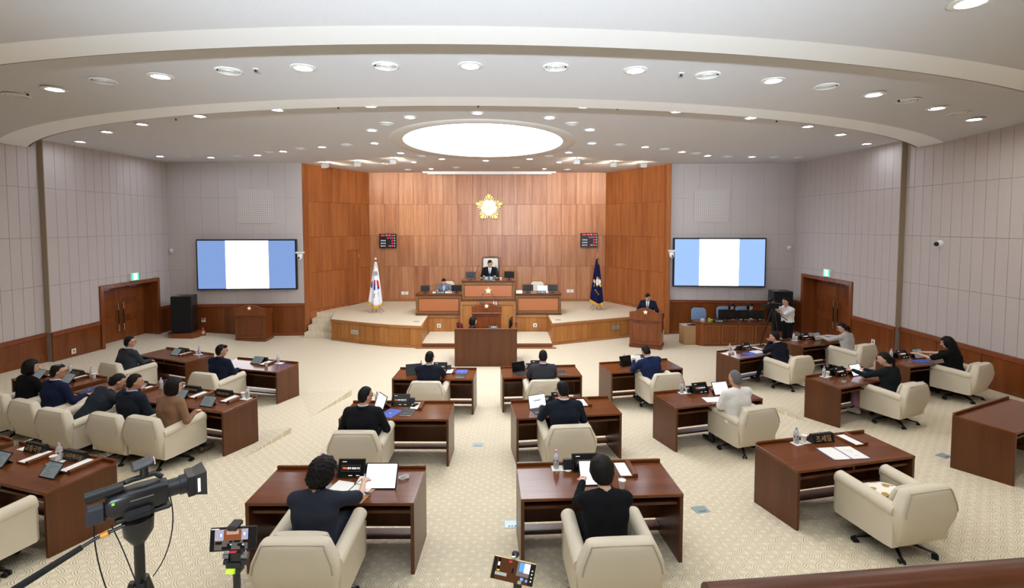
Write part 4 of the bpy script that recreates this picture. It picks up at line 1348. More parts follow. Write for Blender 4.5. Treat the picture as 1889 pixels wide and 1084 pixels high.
# ================================================================== COUNCIL DESKS
DESK = {'A': (-1.76, 4.91, .002), 'B': (0.88, 5.03, .058), 'C': (3.89, 5.78, .219), 'D': (-1.75, 7.41, -.003), 'E': (0.83, 7.55, .127), 'F': (3.28, 8.06, .257), 'G': (-1.57, 9.88, -.025), 'H': (0.59, 10.06, .085), 'I': (2.78, 10.43, .202),
        'J': (5.86, 11.76, .408), 'K': (7.85, 12.55, .355), 'L': (6.48, 9.17, .378), 'M': (8.70, 10.28, .30), 'N': (7.21, 6.92, .433), 'P': (-7.85, 11.26, -.370), 'Q': (-5.62, 10.59, -.254), 'S': (-5.11, 7.89, -.288), 'T': (-5.37, 5.33, -.294), 'U': (-6.76, 8.41, -.30), 'V': (-8.46, 8.99, -.37), 'W': (-7.12, 5.95, -.36)}
DZ = {'A': .578, 'B': .573, 'C': .53, 'D': .383, 'E': .376, 'F': .377, 'G': .189, 'H': .179, 'I': .19, 'J': .148, 'K': .22, 'L': .341, 'M': .38, 'N': .522, 'P': .208, 'Q': .17, 'S': .381, 'T': .56, 'U': .348, 'V': .379, 'W': .55}
OWN = {'A': "curly-haired woman's desk", 'B': "black-jacketed woman's desk", 'C': 'desk before the empty armchair', 'D': "desk of the glasses-wearing man in black", 'E': "desk with the lit laptop", 'F': "desk of the grey-haired person in white", 'G': "far-row desk left of the aisle", 'H': "charcoal-suited man's desk", 'I': "blue-suited reader's desk",
       'J': "desk of the man resting his chin", 'K': "light-grey-suited woman's desk", 'L': "pink-skirted woman's desk", 'M': "long-haired woman's desk", 'N': 'bare desk cut by the right edge', 'P': "desk nearest the left double doors", 'Q': "left-block desk with bright glare", 'S': "brown-topped woman's desk", 'T': 'desk behind the camcorder', 'U': "leaning man's desk", 'V': "balding man's desk", 'W': 'desk at the far lower left edge'}
DW, DD, DH = 1.63, .68, .74
def make_desk():
    t = thing('council_desk', '', 'desk')
    MB().box(-DW / 2, DW / 2, -DD / 2, DD / 2, DH - .032, DH, .004).build('desktop', M_DESK, t)
    MB().box(-DW / 2, DW / 2, DD / 2 - .03, DD / 2, DH, DH + .035, .006).build('rear_lip', M_DESK, t)
    for s in (-1, 1):
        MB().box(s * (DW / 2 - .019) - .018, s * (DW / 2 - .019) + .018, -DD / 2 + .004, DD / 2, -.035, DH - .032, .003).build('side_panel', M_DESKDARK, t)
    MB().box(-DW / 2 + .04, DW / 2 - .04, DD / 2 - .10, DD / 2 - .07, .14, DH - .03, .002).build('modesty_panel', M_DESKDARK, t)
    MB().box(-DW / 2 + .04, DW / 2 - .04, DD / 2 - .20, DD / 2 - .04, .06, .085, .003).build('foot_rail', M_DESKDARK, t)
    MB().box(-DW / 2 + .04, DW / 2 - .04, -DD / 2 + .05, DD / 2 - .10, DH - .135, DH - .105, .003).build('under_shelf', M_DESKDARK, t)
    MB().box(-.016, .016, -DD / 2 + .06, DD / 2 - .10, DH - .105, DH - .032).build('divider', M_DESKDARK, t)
    return t
desk0 = make_desk()
for i, (k, (x, y, a)) in enumerate(DESK.items()):
    o = desk0 if i == 0 else copy_tree(desk0)
    o.location = (x, y, DZ[k])
    o.rotation_euler = (0, 0, a)
    tag(o, 'dark brown wooden council desk: ' + OWN[k], 'desk', 'council desks')

def on(d, x, y, dz_=0.0):
    X, Y, a = DESK[d]
    c, s = math.cos(a), math.sin(a)
    return (X + x * c - y * s, Y + x * s + y * c, DZ[d] + DH + dz_), a

# ---- things on the desks
M_EINK = emis('dim tablet screen', '8c9493', .36)
M_TABW = emis('bright tablet screen', 'eceefb', 1.15)
M_TABT = emis('tablet text', 'a9adc4', .8)
M_TABB = emis('tablet table band', 'cfd3ee', 1.0)
M_EINKT = emis('dim tablet text', '4a5557', .3)
M_SCRBLK = plain('dark screen', '0b0b0c', .2)
M_ORANGE = emis('orange text', 'ff6a2a', 1.2)
M_SCRTXT = emis('white screen text', 'e8e8e8', .9)
def tablet(label, d, x, y, rz=0.0, w=.25, h=.18, tilt=58, kind='eink', group='desk tablets'):
    loc, a = on(d, x, y, .001)
    t = thing('tablet', label, 'tablet', loc, a + rz, group)
    th = math.radians(-(90 - tilt))
    def part(b, name, mat, par=t):
        b.rot('X', th)
        return b.build(name, mat, par)
    part(MB().box(-w / 2, w / 2, -.006, .006, 0, h, .004), 'case', M_BLACK)
    m = {'eink': M_EINK, 'white': M_TABW, 'dark': M_SCRBLK, 'vote': M_SCRBLK}[kind]
    e = .012
    sc = part(MB().box(-w / 2 + e, w / 2 - e, -.0075, -.006, e, h - e), 'screen', m)
    if kind in ('eink', 'white'):
        tb = MB()
        rnd = random.Random(label)
        rows = 7 if kind == 'eink' else 9
        for r in range(rows):
            if kind == 'white' and r in (4,):
                continue
            zz = h - e - (h - 2 * e) * (r + .8) / (rows + .6)
            x0 = -w / 2 + .03 + (.02 if r % 3 else 0)
            x1 = x0 + (w - .09) * rnd.uniform(.4, 1.0)
            xx = x0
            while xx < x1:
                l = rnd.uniform(.006, .02)
                tb.box(xx, xx + l, -.0079, -.0075, zz, zz + .004)
                xx += l + .004
        part(tb, 'screen_text', M_EINKT if kind == 'eink' else M_TABT)
        if kind == 'white':
            part(MB().box(-w / 2 + .03, w / 2 - .04, -.0079, -.0075, h * .5, h * .58), 'table_band', M_TABB)
    if kind == 'vote':
        for s, xx, mm in (('회의', -.068, M_ORANGE), ('준비 중입니다', .026, M_SCRTXT)):
            o = link('screen_lettering', text_mesh(s, .023, mm, .0003, .0006), t, tuple(Matrix.Rotation(th, 4, 'X') @ Vector((xx, -.0085, h * .5))))
            o.rotation_euler = (PI / 2 + th, 0, 0)
        fr = MB()
        fr.box(-.1, .1, -.0085, -.0075, h * .5 + .028, h * .5 + .0295).box(-.1, .1, -.0085, -.0075, h * .5 - .0295, h * .5 - .028)
        fr.box(-.1, -.0985, -.0085, -.0075, h * .5 - .0295, h * .5 + .0295).box(.0985, .1, -.0085, -.0075, h * .5 - .0295, h * .5 + .0295)
        part(fr, 'screen_frame_lines', plain('thin grey lines', '8a8a8a', .5))
        tb = MB()
        tb.box(-.1, -.055, -.0085, -.0075, h - .034, h - .029).box(-.02, .02, -.0085, -.0075, .022, .027).box(.06, .1, -.0085, -.0075, .022, .027)
        part(tb, 'screen_small_text', M_SCRTXT)
    st = MB().slab([(-w * .3, h * .55 * math.cos(math.radians(tilt)), h * .55 * math.sin(math.radians(tilt))), (w * .3, h * .55 * math.cos(math.radians(tilt)), h * .55 * math.sin(math.radians(tilt))), (w * .3, h * .72, 0.0), (-w * .3, h * .72, 0.0)], (0, .006, 0))
    st.build('kickstand', M_BLACK, t)
    return t
def tray(label, d, x, y, rz=0.0):
    loc, a = on(d, x, y)
    t = thing('document_tray', label, 'tray', loc, a + rz, 'wooden document trays')
    MB().box(-.10, .10, -.16, .16, 0, .016, .003).build('tray_base', M_DESK, t)
    MB().box(.045, .10, -.16, .16, .016, .038, .004).build('tray_ledge', M_DESK, t)
    MB().box(-.10, -.092, -.16, .16, .016, .03, .002).build('tray_edge', M_DESK, t)
    MB().box(-.085, .035, -.155, .125, .017, .021).build('white_card', M_PAPER, t)
def coaster(label, d, x, y, w=.2, h=.12, rz=0.0):
    loc, a = on(d, x, y, .0005)
    paper(label, loc, a + rz, w, h, None, 1, 'paper coaster', 'paper_coaster', .0015, 'paper coasters')
def plate(d, x, y, txt, extra='', rz=0.0, size=None):
    loc, a = on(d, x, y)
    nameplate('black wedge nameplate %son the %s' % (extra, OWN[d]), loc, a + rz, txt, .31, .105, .11, size)
def cupd(d, x, y, extra=''):
    loc, _ = on(d, x, y, .002)
    cup('white paper cup %son the %s' % (extra, OWN[d]), loc)
def bot(d, x, y, kind='pink', extra=''):
    loc, _ = on(d, x, y, .002)
    bottle('water bottle with %s cap %son the %s' % (kind, extra, OWN[d]), loc, kind)
def tb(d, x, y, kind, extra='', **kw):
    words = {'eink': 'dim grey tablet', 'white': 'white lit tablet', 'dark': 'dark tablet', 'vote': 'black meeting tablet with orange text'}[kind]
    return tablet('%s %son the %s' % (words, extra, OWN[d]), d, x, y, kind=kind, **kw)
def tr(d, x, y, extra='', rz=0.0):
    tray('wooden tray and white card %son the %s' % (extra, OWN[d]), d, x, y, rz)
def co(d, x, y, extra='', **kw):
    coaster('white paper coaster %son the %s' % (extra, OWN[d]), d, x, y, **kw)
def folder(label, d, x, y, rz=0.0, w=.23, h=.32, mat=None):
    loc, a = on(d, x, y, .0)
    t = thing('document_folder', label, 'folder', loc, a + rz, 'document folders')
    MB().box(-w / 2, w / 2, -h / 2, h / 2, 0, .006, .001).build('cover', mat or M_BLUEFOLD, t)
    MB().lathe([(.018, .0062), (.018, .0068), (.001, .007)], 12).build('gold_emblem', M_GOLD, t)
def notebook(label, d, x, y, rz=0.0):
    loc, a = on(d, x, y, .0)
    t = thing('notebook', label, 'notebook', loc, a + rz, 'black notebooks')
    MB().box(-.09, .09, -.12, .12, .0, .018, .002).build('pages', M_PAPER, t)
    MB().box(-.095, .095, -.125, .125, .018, .022, .002).build('cover', plain('dark leather', '26282c', .5), t)
    MB().box(-.096, .096, -.012, .012, .0222, .024).build('strap', M_BLACK, t)
    MB().box(-.03, .0, -.07, -.06, .0221, .0228).build('gold_mark', M_GOLD, t)
def laptop(label, d, x, y, rz, kind):
    loc, a = on(d, x, y, .0)
    t = thing('laptop', label, 'laptop', loc, a + rz, 'tablets with keyboards')
    MB().box(-.15, .15, -.21, .0, 0, .008, .003).build('keyboard_base', M_BLACK, t)
    kb = MB()
    for r in range(5):
        for c in range(12):
            kb.box(-.135 + c * .0226, -.116 + c * .0226, -.035 - r * .022, -.018 - r * .022, .008, .0095)
    kb.build('keys', plain('key grey', '2b2b2e', .6), t)
    MB().box(-.05, .05, -.2, -.145, .008, .0086).build('touchpad', plain('key grey', '2b2b2e', .6), t)
    th = math.radians(-18)
    MB().box(-.15, .15, 0, .009, .006, .21, .003).rot('X', th).build('lid', M_BLACK, t)
    MB().box(-.14, .14, -.0012, 0, .014, .2).rot('X', th).build('screen', M_TABW if kind == 'white' else M_SCRBLK, t)
    if kind == 'white':
        q = MB()
        rnd = random.Random(3)
        for r in range(8):
            xx = -.12
            e_ = rnd.uniform(.0, .11)
            while xx < e_:
                l = rnd.uniform(.008, .02)
                q.box(xx, xx + l, -.0018, -.0012, .185 - r * .02, .189 - r * .02)
                xx += l + .004
        q.rot('X', th).build('screen_text', M_TABT, t)
        MB().box(-.11, .1, -.0017, -.0012, .1, .118).rot('X', th).build('table_band', M_TABB, t)
    MB().box(-.06, .06, .03, .036, .0, .12).rot('X', math.radians(25), (0, .03, .12)).build('kickstand', M_BLACK, t)

# A
plate('A', .05, .22, '', 'half behind the tablet ')
tb('A', .05, .12, 'vote', w=.29, h=.19, tilt=62)
tb('A', .42, -.10, 'white', w=.33, h=.25, tilt=55)
cupd('A', -.16, .22)
bot('A', -.30, .27)
tr('A', .24, .13)
loc, a = on('A', .12, -.14, .0)
t = thing('open_notebook', 'open notebook with tan cover and strap under the writing hand', 'notebook', loc, a - .25)
MB().box(-.22, .24, -.16, .16, 0, .006, .002).build('cover', plain('tan leather', 'c08a5c', .5), t)
MB().box(-.21, -.004, -.15, .15, .006, .014, .002).build('left_pages', M_PAPER, t)
MB().box(.004, .2, -.15, .15, .006, .014, .002).build('right_pages', M_PAPER, t)
MB().box(.12, .245, -.01, .015, .0145, .017).build('strap', M_BLACK, t)
loc, a = on('A', .62, .10, .008)
pts = []
for k in range(60):
    q = 2 * PI * k / 18
    r = .045 + .012 * math.sin(k * .7)
    pts.append((r * math.cos(q), .8 * r * math.sin(q), .004 + .0009 * k * .3))
tag(MB().tube(pts, .004, 6).build('charging_cable', M_WHITE, None, loc, a, smooth=60), 'coiled white charging cable beside the lit tablet', 'cable')
loc, a = on('A', .17, -.12, .02)
tag(MB().tube([(-.06, -.09, .0), (.05, .07, .06)], [.004, .003], 6).build('pen', M_BLACK, None, loc, a), 'black pen held over the open notebook', 'pen')
# B
plate('B', -.15, .24, '', 'half hidden ')
tb('B', -.07, .14, 'vote', w=.29, h=.19, tilt=62)
tb('B', -.02, -.14, 'white', w=.33, h=.25, tilt=50)
bot('B', -.38, .25)
co('B', -.33, .24, w=.2, h=.12)
tr('B', .36, .16)
cupd('B', .23, -.20)
loc, a = on('B', -.26, .19, .002)
tag(MB().lathe([(.04, 0), (.042, .004), (.001, .006)], 16).build('cup_lid', M_CUP, None, loc), 'flat white paper lid beside the bottle on the black-jacketed woman\'s desk', 'lid')
# C
co('C', -.30, .24, 'under the bottle ', w=.11, h=.11, rz=.1)
co('C', -.17, .26, 'under the cup ', w=.11, h=.11)
bot('C', -.30, .25, 'blue')
cupd('C', -.18, .26)
plate('C', .05, .23, '조세일', 'with three letters ', size=.085)
tr('C', .43, .17)
loc, a = on('C', .03, -.10)
t = thing('open_folder', 'open blue-backed document folder with white pages before the empty armchair', 'folder', loc, a - .12)
MB().box(-.23, .23, -.155, .155, 0, .004, .001).build('cover', plain('navy cover', '34479a', .5), t)
for s in (-1, 1):
    MB().box(s * .115 - .105, s * .115 + .105, -.15, .15, .004, .007).build('page', M_PAPER, t)
for x_, y_ in ((-.215, .14), (-.215, -.14), (-.02, .14), (-.02, -.14)):
    MB().box(x_ - .012, x_ + .012, y_ - .012, y_ + .012, .007, .0078).build('corner_tab', M_GOLD, t)
q = MB()
for r, (x0, x1) in enumerate(((.06, .17), (.075, .155), (.09, .14), (.08, .15))):
    q.box(x0, x1, .06 - r * .03 - (.05 if r == 3 else 0), .066 - r * .03 - (.05 if r == 3 else 0), .007, .0074)
q.build('printed_lines', plain('light print', 'c2c2c6', .8), t)
# D
tb('D', -.33, .06, 'white', w=.30, h=.23, tilt=68, rz=-.9)
folder('blue folder on the desk of the glasses-wearing man in black', 'D', -.10, -.12, -.35)
tb('D', -.02, .17, 'vote', w=.29, h=.19, tilt=62)
plate('D', .04, .26, '', 'half hidden ')
notebook('thick black notebook on the desk of the glasses-wearing man in black', 'D', .15, -.10, -.1)
tr('D', .25, .16)
loc, a = on('D', .22, .16, .022)
tag(MB().box(-.036, .036, -.075, .075, 0, .008, .003).build('phone', M_BLACKG, None, loc, a - .4), 'black phone lying on the tray of the man in black', 'phone')
cupd('D', -.28, .24)
bot('D', -.41, .27)
# E
laptop('laptop with white lit page on the middle-row desk', 'E', -.42, .02, .30, 'white')
cupd('E', -.24, .25)
tb('E', -.02, .16, 'vote', w=.29, h=.19, tilt=62, rz=.1)
plate('E', -.12, .26, '', 'half hidden ')
tr('E', .34, .14)
bot('E', -.33, .27)
# F
bot('F', -.33, .24)
cupd('F', -.22, .25)
co('F', -.28, .24)
plate('F', -.08, .25, '', 'half hidden ')
tb('F', -.02, .12, 'vote', w=.29, h=.19, tilt=60)
tb('F', .28, -.02, 'white', w=.30, h=.22, tilt=60)
loc, a = on('F', -.02, -.18, .0)
paper('white papers with dark card beside the grey-haired person', loc, a - .2, .3, .21, None, 1, 'papers', 'paper_stack', .006)
tr('F', .36, .15)
# G
tb('G', -.42, -.10, 'dark', w=.32, h=.23, tilt=62, rz=.3)
bot('G', -.35, .26)
tb('G', .06, .17, 'vote', w=.29, h=.19, tilt=62)
plate('G', .13, .26, '', 'half hidden ')
tr('G', .30, .14)
folder('blue folder on the far-row desk left of the aisle', 'G', .52, .16, 0, .24, .24)
notebook('black notebook on the far-row desk left of the aisle', 'G', .53, -.12, 0)
# H
laptop('laptop with dark screen on the charcoal-suited man\'s desk', 'H', -.44, .02, .35, 'dark')
cupd('H', -.27, .24)
bot('H', -.36, .27)
plate('H', -.12, .26, '', 'half hidden ')
tb('H', -.03, .18, 'vote', w=.29, h=.19, tilt=62)
notebook('black notebook on the charcoal-suited man\'s desk', 'H', .43, -.12, .1)
# I
tb('I', -.28, .03, 'dark', w=.32, h=.23, tilt=64, rz=.25)
tb('I', .14, .20, 'vote', w=.29, h=.19, tilt=62)
loc, a = on('I', -.14, -.10, .12)
t = MB().box(-.105, .105, -.002, .002, -.12, .16).rot('X', math.radians(-40)).build('paper_sheet', M_PAPER, None, loc, a - .2)
tag(t, 'white sheets held up by the blue-suited man', 'papers')
bot('I', -.25, .28)
# J
bot('J', -.5, .22)
cupd('J', -.42, .2)
co('J', -.46, .21)
folder('blue folder on the desk of the man resting his chin', 'J', -.22, -.12, -.3, .3, .22)
plate('J', -.06, .26, '', 'half hidden ')
tb('J', .02, .16, 'vote', w=.29, h=.19, tilt=60)
loc, a = on('J', .1, -.06)
paper('loose white papers under the elbows of the man resting his chin', loc, a, .3, .22, None, 1, 'papers', 'paper_stack', .005)
tr('J', .36, .16)
# K
bot('K', -.42, .24)
cupd('K', -.33, .24)
co('K', -.37, .24)
plate('K', -.12, .26, '', 'half hidden ')
tb('K', -.05, .16, 'vote', w=.29, h=.19, tilt=60)
tb('K', .2, .02, 'eink', w=.28, h=.21, tilt=62, rz=.1)
tr('K', .5, .14)
# L
bot('L', -.46, .22)
cupd('L', -.36, .22)
co('L', -.41, .22)
plate('L', -.12, .26, '', 'half hidden ')
tb('L', -.12, .1, 'vote', w=.29, h=.19, tilt=60)
tb('L', .22, .02, 'white', w=.30, h=.22, tilt=62)
loc, a = on('L', -.40, -.12)
tag(MB().box(-.036, .036, -.075, .075, 0, .008, .003).build('phone', plain('silver phone', 'a9a49a', .3, .5), None, loc, a - 1.1), 'silver phone lying on the pink-skirted woman\'s desk', 'phone')
tr('L', .38, .16)
bot('L', .52, .26, 'pink', 'beside the tray ')
# M
bot('M', -.5, .24)
plate('M', -.28, .26, '', 'half hidden ')
tb('M', -.25, .14, 'vote', w=.29, h=.19, tilt=60)
tb('M', .08, .04, 'eink', w=.28, h=.21, tilt=60)
folder('blue folder on the desk by the right wall', 'M', -.15, -.14, 1.2)
cupd('M', .5, .1)
tr('M', .3, .18)
# P, Q
tb('P', .02, -.06, 'eink', w=.26, h=.18, tilt=50)
plate('P', -.05, .22, '부 시 장')
tr('P', .18, .14)
cupd('P', .40, .22)
bot('P', .48, .22)
co('P', .44, .22)
tb('Q', -.06, .03, 'eink', w=.28, h=.19, tilt=42)
plate('Q', -.08, .24, '시   장')
tr('Q', .17, .14)
cupd('Q', .29, -.04)
bot('Q', .36, .24)
co('Q', .40, .23)
# S
for i, (sx, nm, ex) in enumerate(((-.36, '문화일자리국장', 'on the left half '), (.30, '기획소통국장', 'on the right half '))):
    tb('S', sx + (.0 if i == 0 else .06), -.12 - .12 * i, 'eink', ex, w=.26, h=.18, tilt=50)
    plate('S', sx - .09 + .02 * i, .24, nm, ex)
    tr('S', sx + .2, .14, ex)
cupd('S', .60, .26)
bot('S', .70, .25)
co('S', .66, .24)
cupd('S', -.66, .24, 'at the left end ')
bot('S', -.74, .24, 'pink', 'at the left end ')
# U
plate('U', -.58, .24, '행정안전국장', 'on the left half ')
plate('U', .02, .24, '경제산업국장', 'on the right half ')
tr('U', .30, .14)
bot('U', -.3, .24, 'pink', 'in the middle ')
cupd('U', -.18, .24)
bot('U', .50, .25, 'pink', 'at the right end ')
tb('U', .25, -.02, 'eink', w=.28, h=.19, tilt=45)
folder('dark blue folder at the near left end of the leaning man\'s desk', 'U', -.66, -.16, .5, .2, .28, plain('dark blue cover', '27406e', .5))
# V
for i, (sx, nm, ex) in enumerate(((-.52, '안전환경국장', 'on the left half '), (.14, '복지국장', 'on the right half '))):
    plate('V', sx - .04, .24, nm, ex)
    tr('V', sx + .22, .15, ex)
    bot('V', sx + .36, .25, 'pink', ex)
    cupd('V', sx + .45, .24, ex)
    tb('V', sx + .14 + .14 * i, -.18 + .05 * i, 'eink', ex, w=.27, h=.19, tilt=48)
folder('red folder with white papers at the left end of the balding man\'s desk', 'V', -.66, -.06, -.4, .24, .32, plain('red cover', 'b02a3c', .5))
loc, a = on('V', .52, -.26)
tag(MB().box(-.12, .12, -.018, .018, 0, .016, .004).build('pen_case', plain('brown case', '4a3421', .5), None, loc, a + .3), 'slim brown pen case on the balding man\'s desk', 'pen case')
# T, W
plate('T', -.36, .25, '교통국장', 'on the left half ', size=.075)
plate('T', .30, .25, '도시주택국장', 'on the right half ', size=.058)
tr('T', -.14, .15, 'on the left half ')
tr('T', .54, .15, 'on the right half ')
bot('T', .14, .18)
cupd('T', .17, .11)
co('T', .16, .15, 'under the cup ', w=.16, h=.12, rz=.4)
co('T', -.56, .26, 'left of the first nameplate ', w=.2, h=.1)
co('T', .08, .27, 'left of the second nameplate ', w=.16, h=.1)
tb('T', .48, -.14, 'eink', w=.24, h=.17, tilt=50)
tb('T', -.36, -.14, 'eink', 'at the left end ', w=.24, h=.17, tilt=50)
tr('W', .52, .15)

# ================================================================== STENOGRAPHER AND TECHNICIANS
t = thing('stenographer_desk', 'plain dark wooden screen-fronted stenographer desk in the well', 'desk', (-.735, 13.52, 0))
MB().box(-.875, .875, 0, .04, 0, 1.05, .006).build('front_panel', M_DESKDARK, t)
for s in (-1, 1):
    MB().box(s * .855 - .02, s * .855 + .02, .04, 1.05, 0, 1.02, .006).build('side_panel', M_DESKDARK, t)
    MB().box(s * .855 - .03, s * .855 + .03, .55, 1.05, 1.02, 1.16, .01).build('side_screen', M_DESK, t)
MB().box(-.875, .875, -.01, .07, 1.05, 1.075, .006).build('front_cap', M_DESK, t)
MB().box(-.835, .835, .04, .55, .72, .75, .004).build('worktop', M_DESK, t)
nameplate('small nameplate on the front edge of the stenographer desk', (-.52, 13.57, 1.075), 0, '기록석', .26, .075, .06, .06, M_WHITETEXT)
monitor('slim black monitor seen edge-on at the stenographer desk', (-.04, 14.0, .95), math.radians(80), .45, .28)

t = thing('technician_desk', 'long dark panelled technicians\' desk below the right display', 'desk', (6.2, 15.82, 0), math.radians(-1))
Wd = 2.3
MB().prism([(0, .06), (.08, 0), (Wd, 0), (Wd, .62), (-.12, .62), (-.12, .2)], .0, .74).build('body', M_WAINS, t)
MB().prism([(-.02, .04), (.07, -.03), (Wd + .02, -.03), (Wd + .02, .64), (-.14, .64), (-.14, .2)], .74, .775).build('worktop', M_DESK, t)
for i in range(4):
    x0 = .14 + i * .54
    for a in ((x0, x0 + .46, .10, .12), (x0, x0 + .46, .66, .68), (x0, x0 + .02, .12, .66), (x0 + .44, x0 + .46, .12, .66)):
        MB().box(a[0], a[1], -.014, .001, a[2], a[3], .003).build('panel_moulding', wood('light moulding', '8a5a32', 'a87445', .4, 0, 8, .1), t)
    MB().box(x0 + .03, x0 + .43, -.006, .001, .13, .65, .003).build('raised_panel', M_WAINS, t)
tm = monitor('wide black monitor with maker mark on the technicians\' desk, nearest the lectern', (7.15, 16.1, .775), .03, .58, .33)
for i, (x, w, lab) in enumerate(((7.72, .42, 'middle black monitor on the technicians\' desk'), (8.22, .42, 'black monitor on the technicians\' desk nearest the cameraman'))):
    monitor(lab, (x, 16.15, .775), -.02, w, .3)
nameplate('dark nameplate on the technicians\' desk', (6.78, 15.88, .775), .02, '의사팀원', .34, .1, .08, .07, M_WHITETEXT)
for i, (x, y, w, h, c, lab, nm) in enumerate(((6.32, 16.05, .1, .08, 'd8d2c2', 'small cream box at the left end of the technicians\' desk', 'small_box'), (6.52, 15.98, .06, .11, '9bc843', 'small green carton on the technicians\' desk', 'small_carton'), (6.62, 16.05, .07, .06, 'd6a83a', 'small yellow box on the technicians\' desk', 'small_box'), (7.9, 16.35, .3, .05, 'e4e4e6', 'white paper pile behind the technicians\' monitors', 'paper_stack'), (8.42, 16.25, .1, .12, '7f9a55', 'green cup shaped holder beside the technicians\' monitors', 'pen_holder'))):
    tt = thing(nm, lab, 'box', (x, y, .775))
    MB().box(-w / 2, w / 2, -.05, .05, 0, h, .006).build('body', plain('tint ' + c, c, .6), tt)
    MB().box(-w / 2 + .008, w / 2 - .008, -.042, .042, h, h + .006, .002).build('top', plain('tint ' + c, c, .6), tt)
t = thing('storage_box', 'pale wooden box on the floor at the end of the technicians\' desk', 'box', (5.9, 16.0, 0), math.radians(4))
MB().box(-.2, .22, 0, .42, 0, .62, .006).build('box_body', plain('raw board', 'b08a62', .7, noise=.08, nscale=20), t)
MB().box(-.205, .225, -.005, .425, .62, .635, .004).build('box_lid', plain('grey lid', 'a8a49c', .6), t)
t = thing('black_folder', 'flat black case lying on the pale wooden box', 'case', (6.0, 16.12, .635), .1)
MB().box(-.14, .14, -.1, .1, 0, .02, .006).build('case', M_BLACK, t)
MB().ball((-.16, -.1, .012), .014, 8, 6).build('red_light', plain('red dot', 'c02040', .4), t)

# ---- loudspeakers on plinths
def loudspeaker(label, lab2, x, y, rz, h):
    p = thing('speaker_plinth', lab2, 'plinth', (x, y, 0), rz)
    MB().prism([(-.46, -.1), (-.34, -.34), (.34, -.34), (.46, -.1), (.46, .34), (-.46, .34)], 0, .34).build('plinth_body', M_RAILCAP, p)
    MB().prism([(-.47, -.1), (-.345, -.35), (.345, -.35), (.47, -.1), (.47, .35), (-.47, .35)], .3, .345).build('plinth_top', M_RAILCAP, p)
    t = thing('loudspeaker', label, 'loudspeaker', (x, y, .345), rz)
    MB().box(-.31, .31, -.24, .28, 0, h, .012).build('cabinet', M_BLACK, t)
    MB().box(-.29, .29, -.255, -.24, .03, h - .03, .008).build('grille', plain('speaker grille cloth', '101012', .95), t)
    MB().box(-.25, -.1, -.1, -.06, h, h + .006).build('top_label', M_WHITE, t)
loudspeaker('tall black loudspeaker on a wood plinth left of the stage', 'reddish wood plinth under the loudspeaker left of the stage', -11.12, 16.42, math.radians(14), 1.24)
loudspeaker('tall black loudspeaker behind the cameraman', 'reddish wood plinth behind the cameraman', 9.28, 16.75, math.radians(-8), 1.36)
# ---- fire extinguisher
M_RED = plain('extinguisher red', 'b3141c', .3)
t = thing('fire_extinguisher', 'red fire extinguisher standing on a red base against the wainscot', 'fire extinguisher', (-10.72, 16.75, 0))
MB().lathe([(.16, 0), (.16, .02), (.09, .09), (.085, .1)], 18).build('base', M_RED, t, smooth=40)
MB().lathe([(.07, .08), (.075, .1), (.075, .36), (.055, .41), (.03, .43)], 18).build('cylinder', M_RED, t, smooth=40)
MB().lathe([(.077, .2), (.077, .31)], 18).build('label', plain('cream label', 'cfcf9a', .5), t)
MB().box(-.02, .02, -.02, .02, .43, .47).box(-.07, .03, -.01, .01, .47, .485).build('valve', M_STEEL, t)
MB().tube([(.02, 0, .45), (.09, 0, .42), (.095, 0, .25), (.09, 0, .15)], .009, 8).build('hose', M_RUBBER, t, smooth=60)

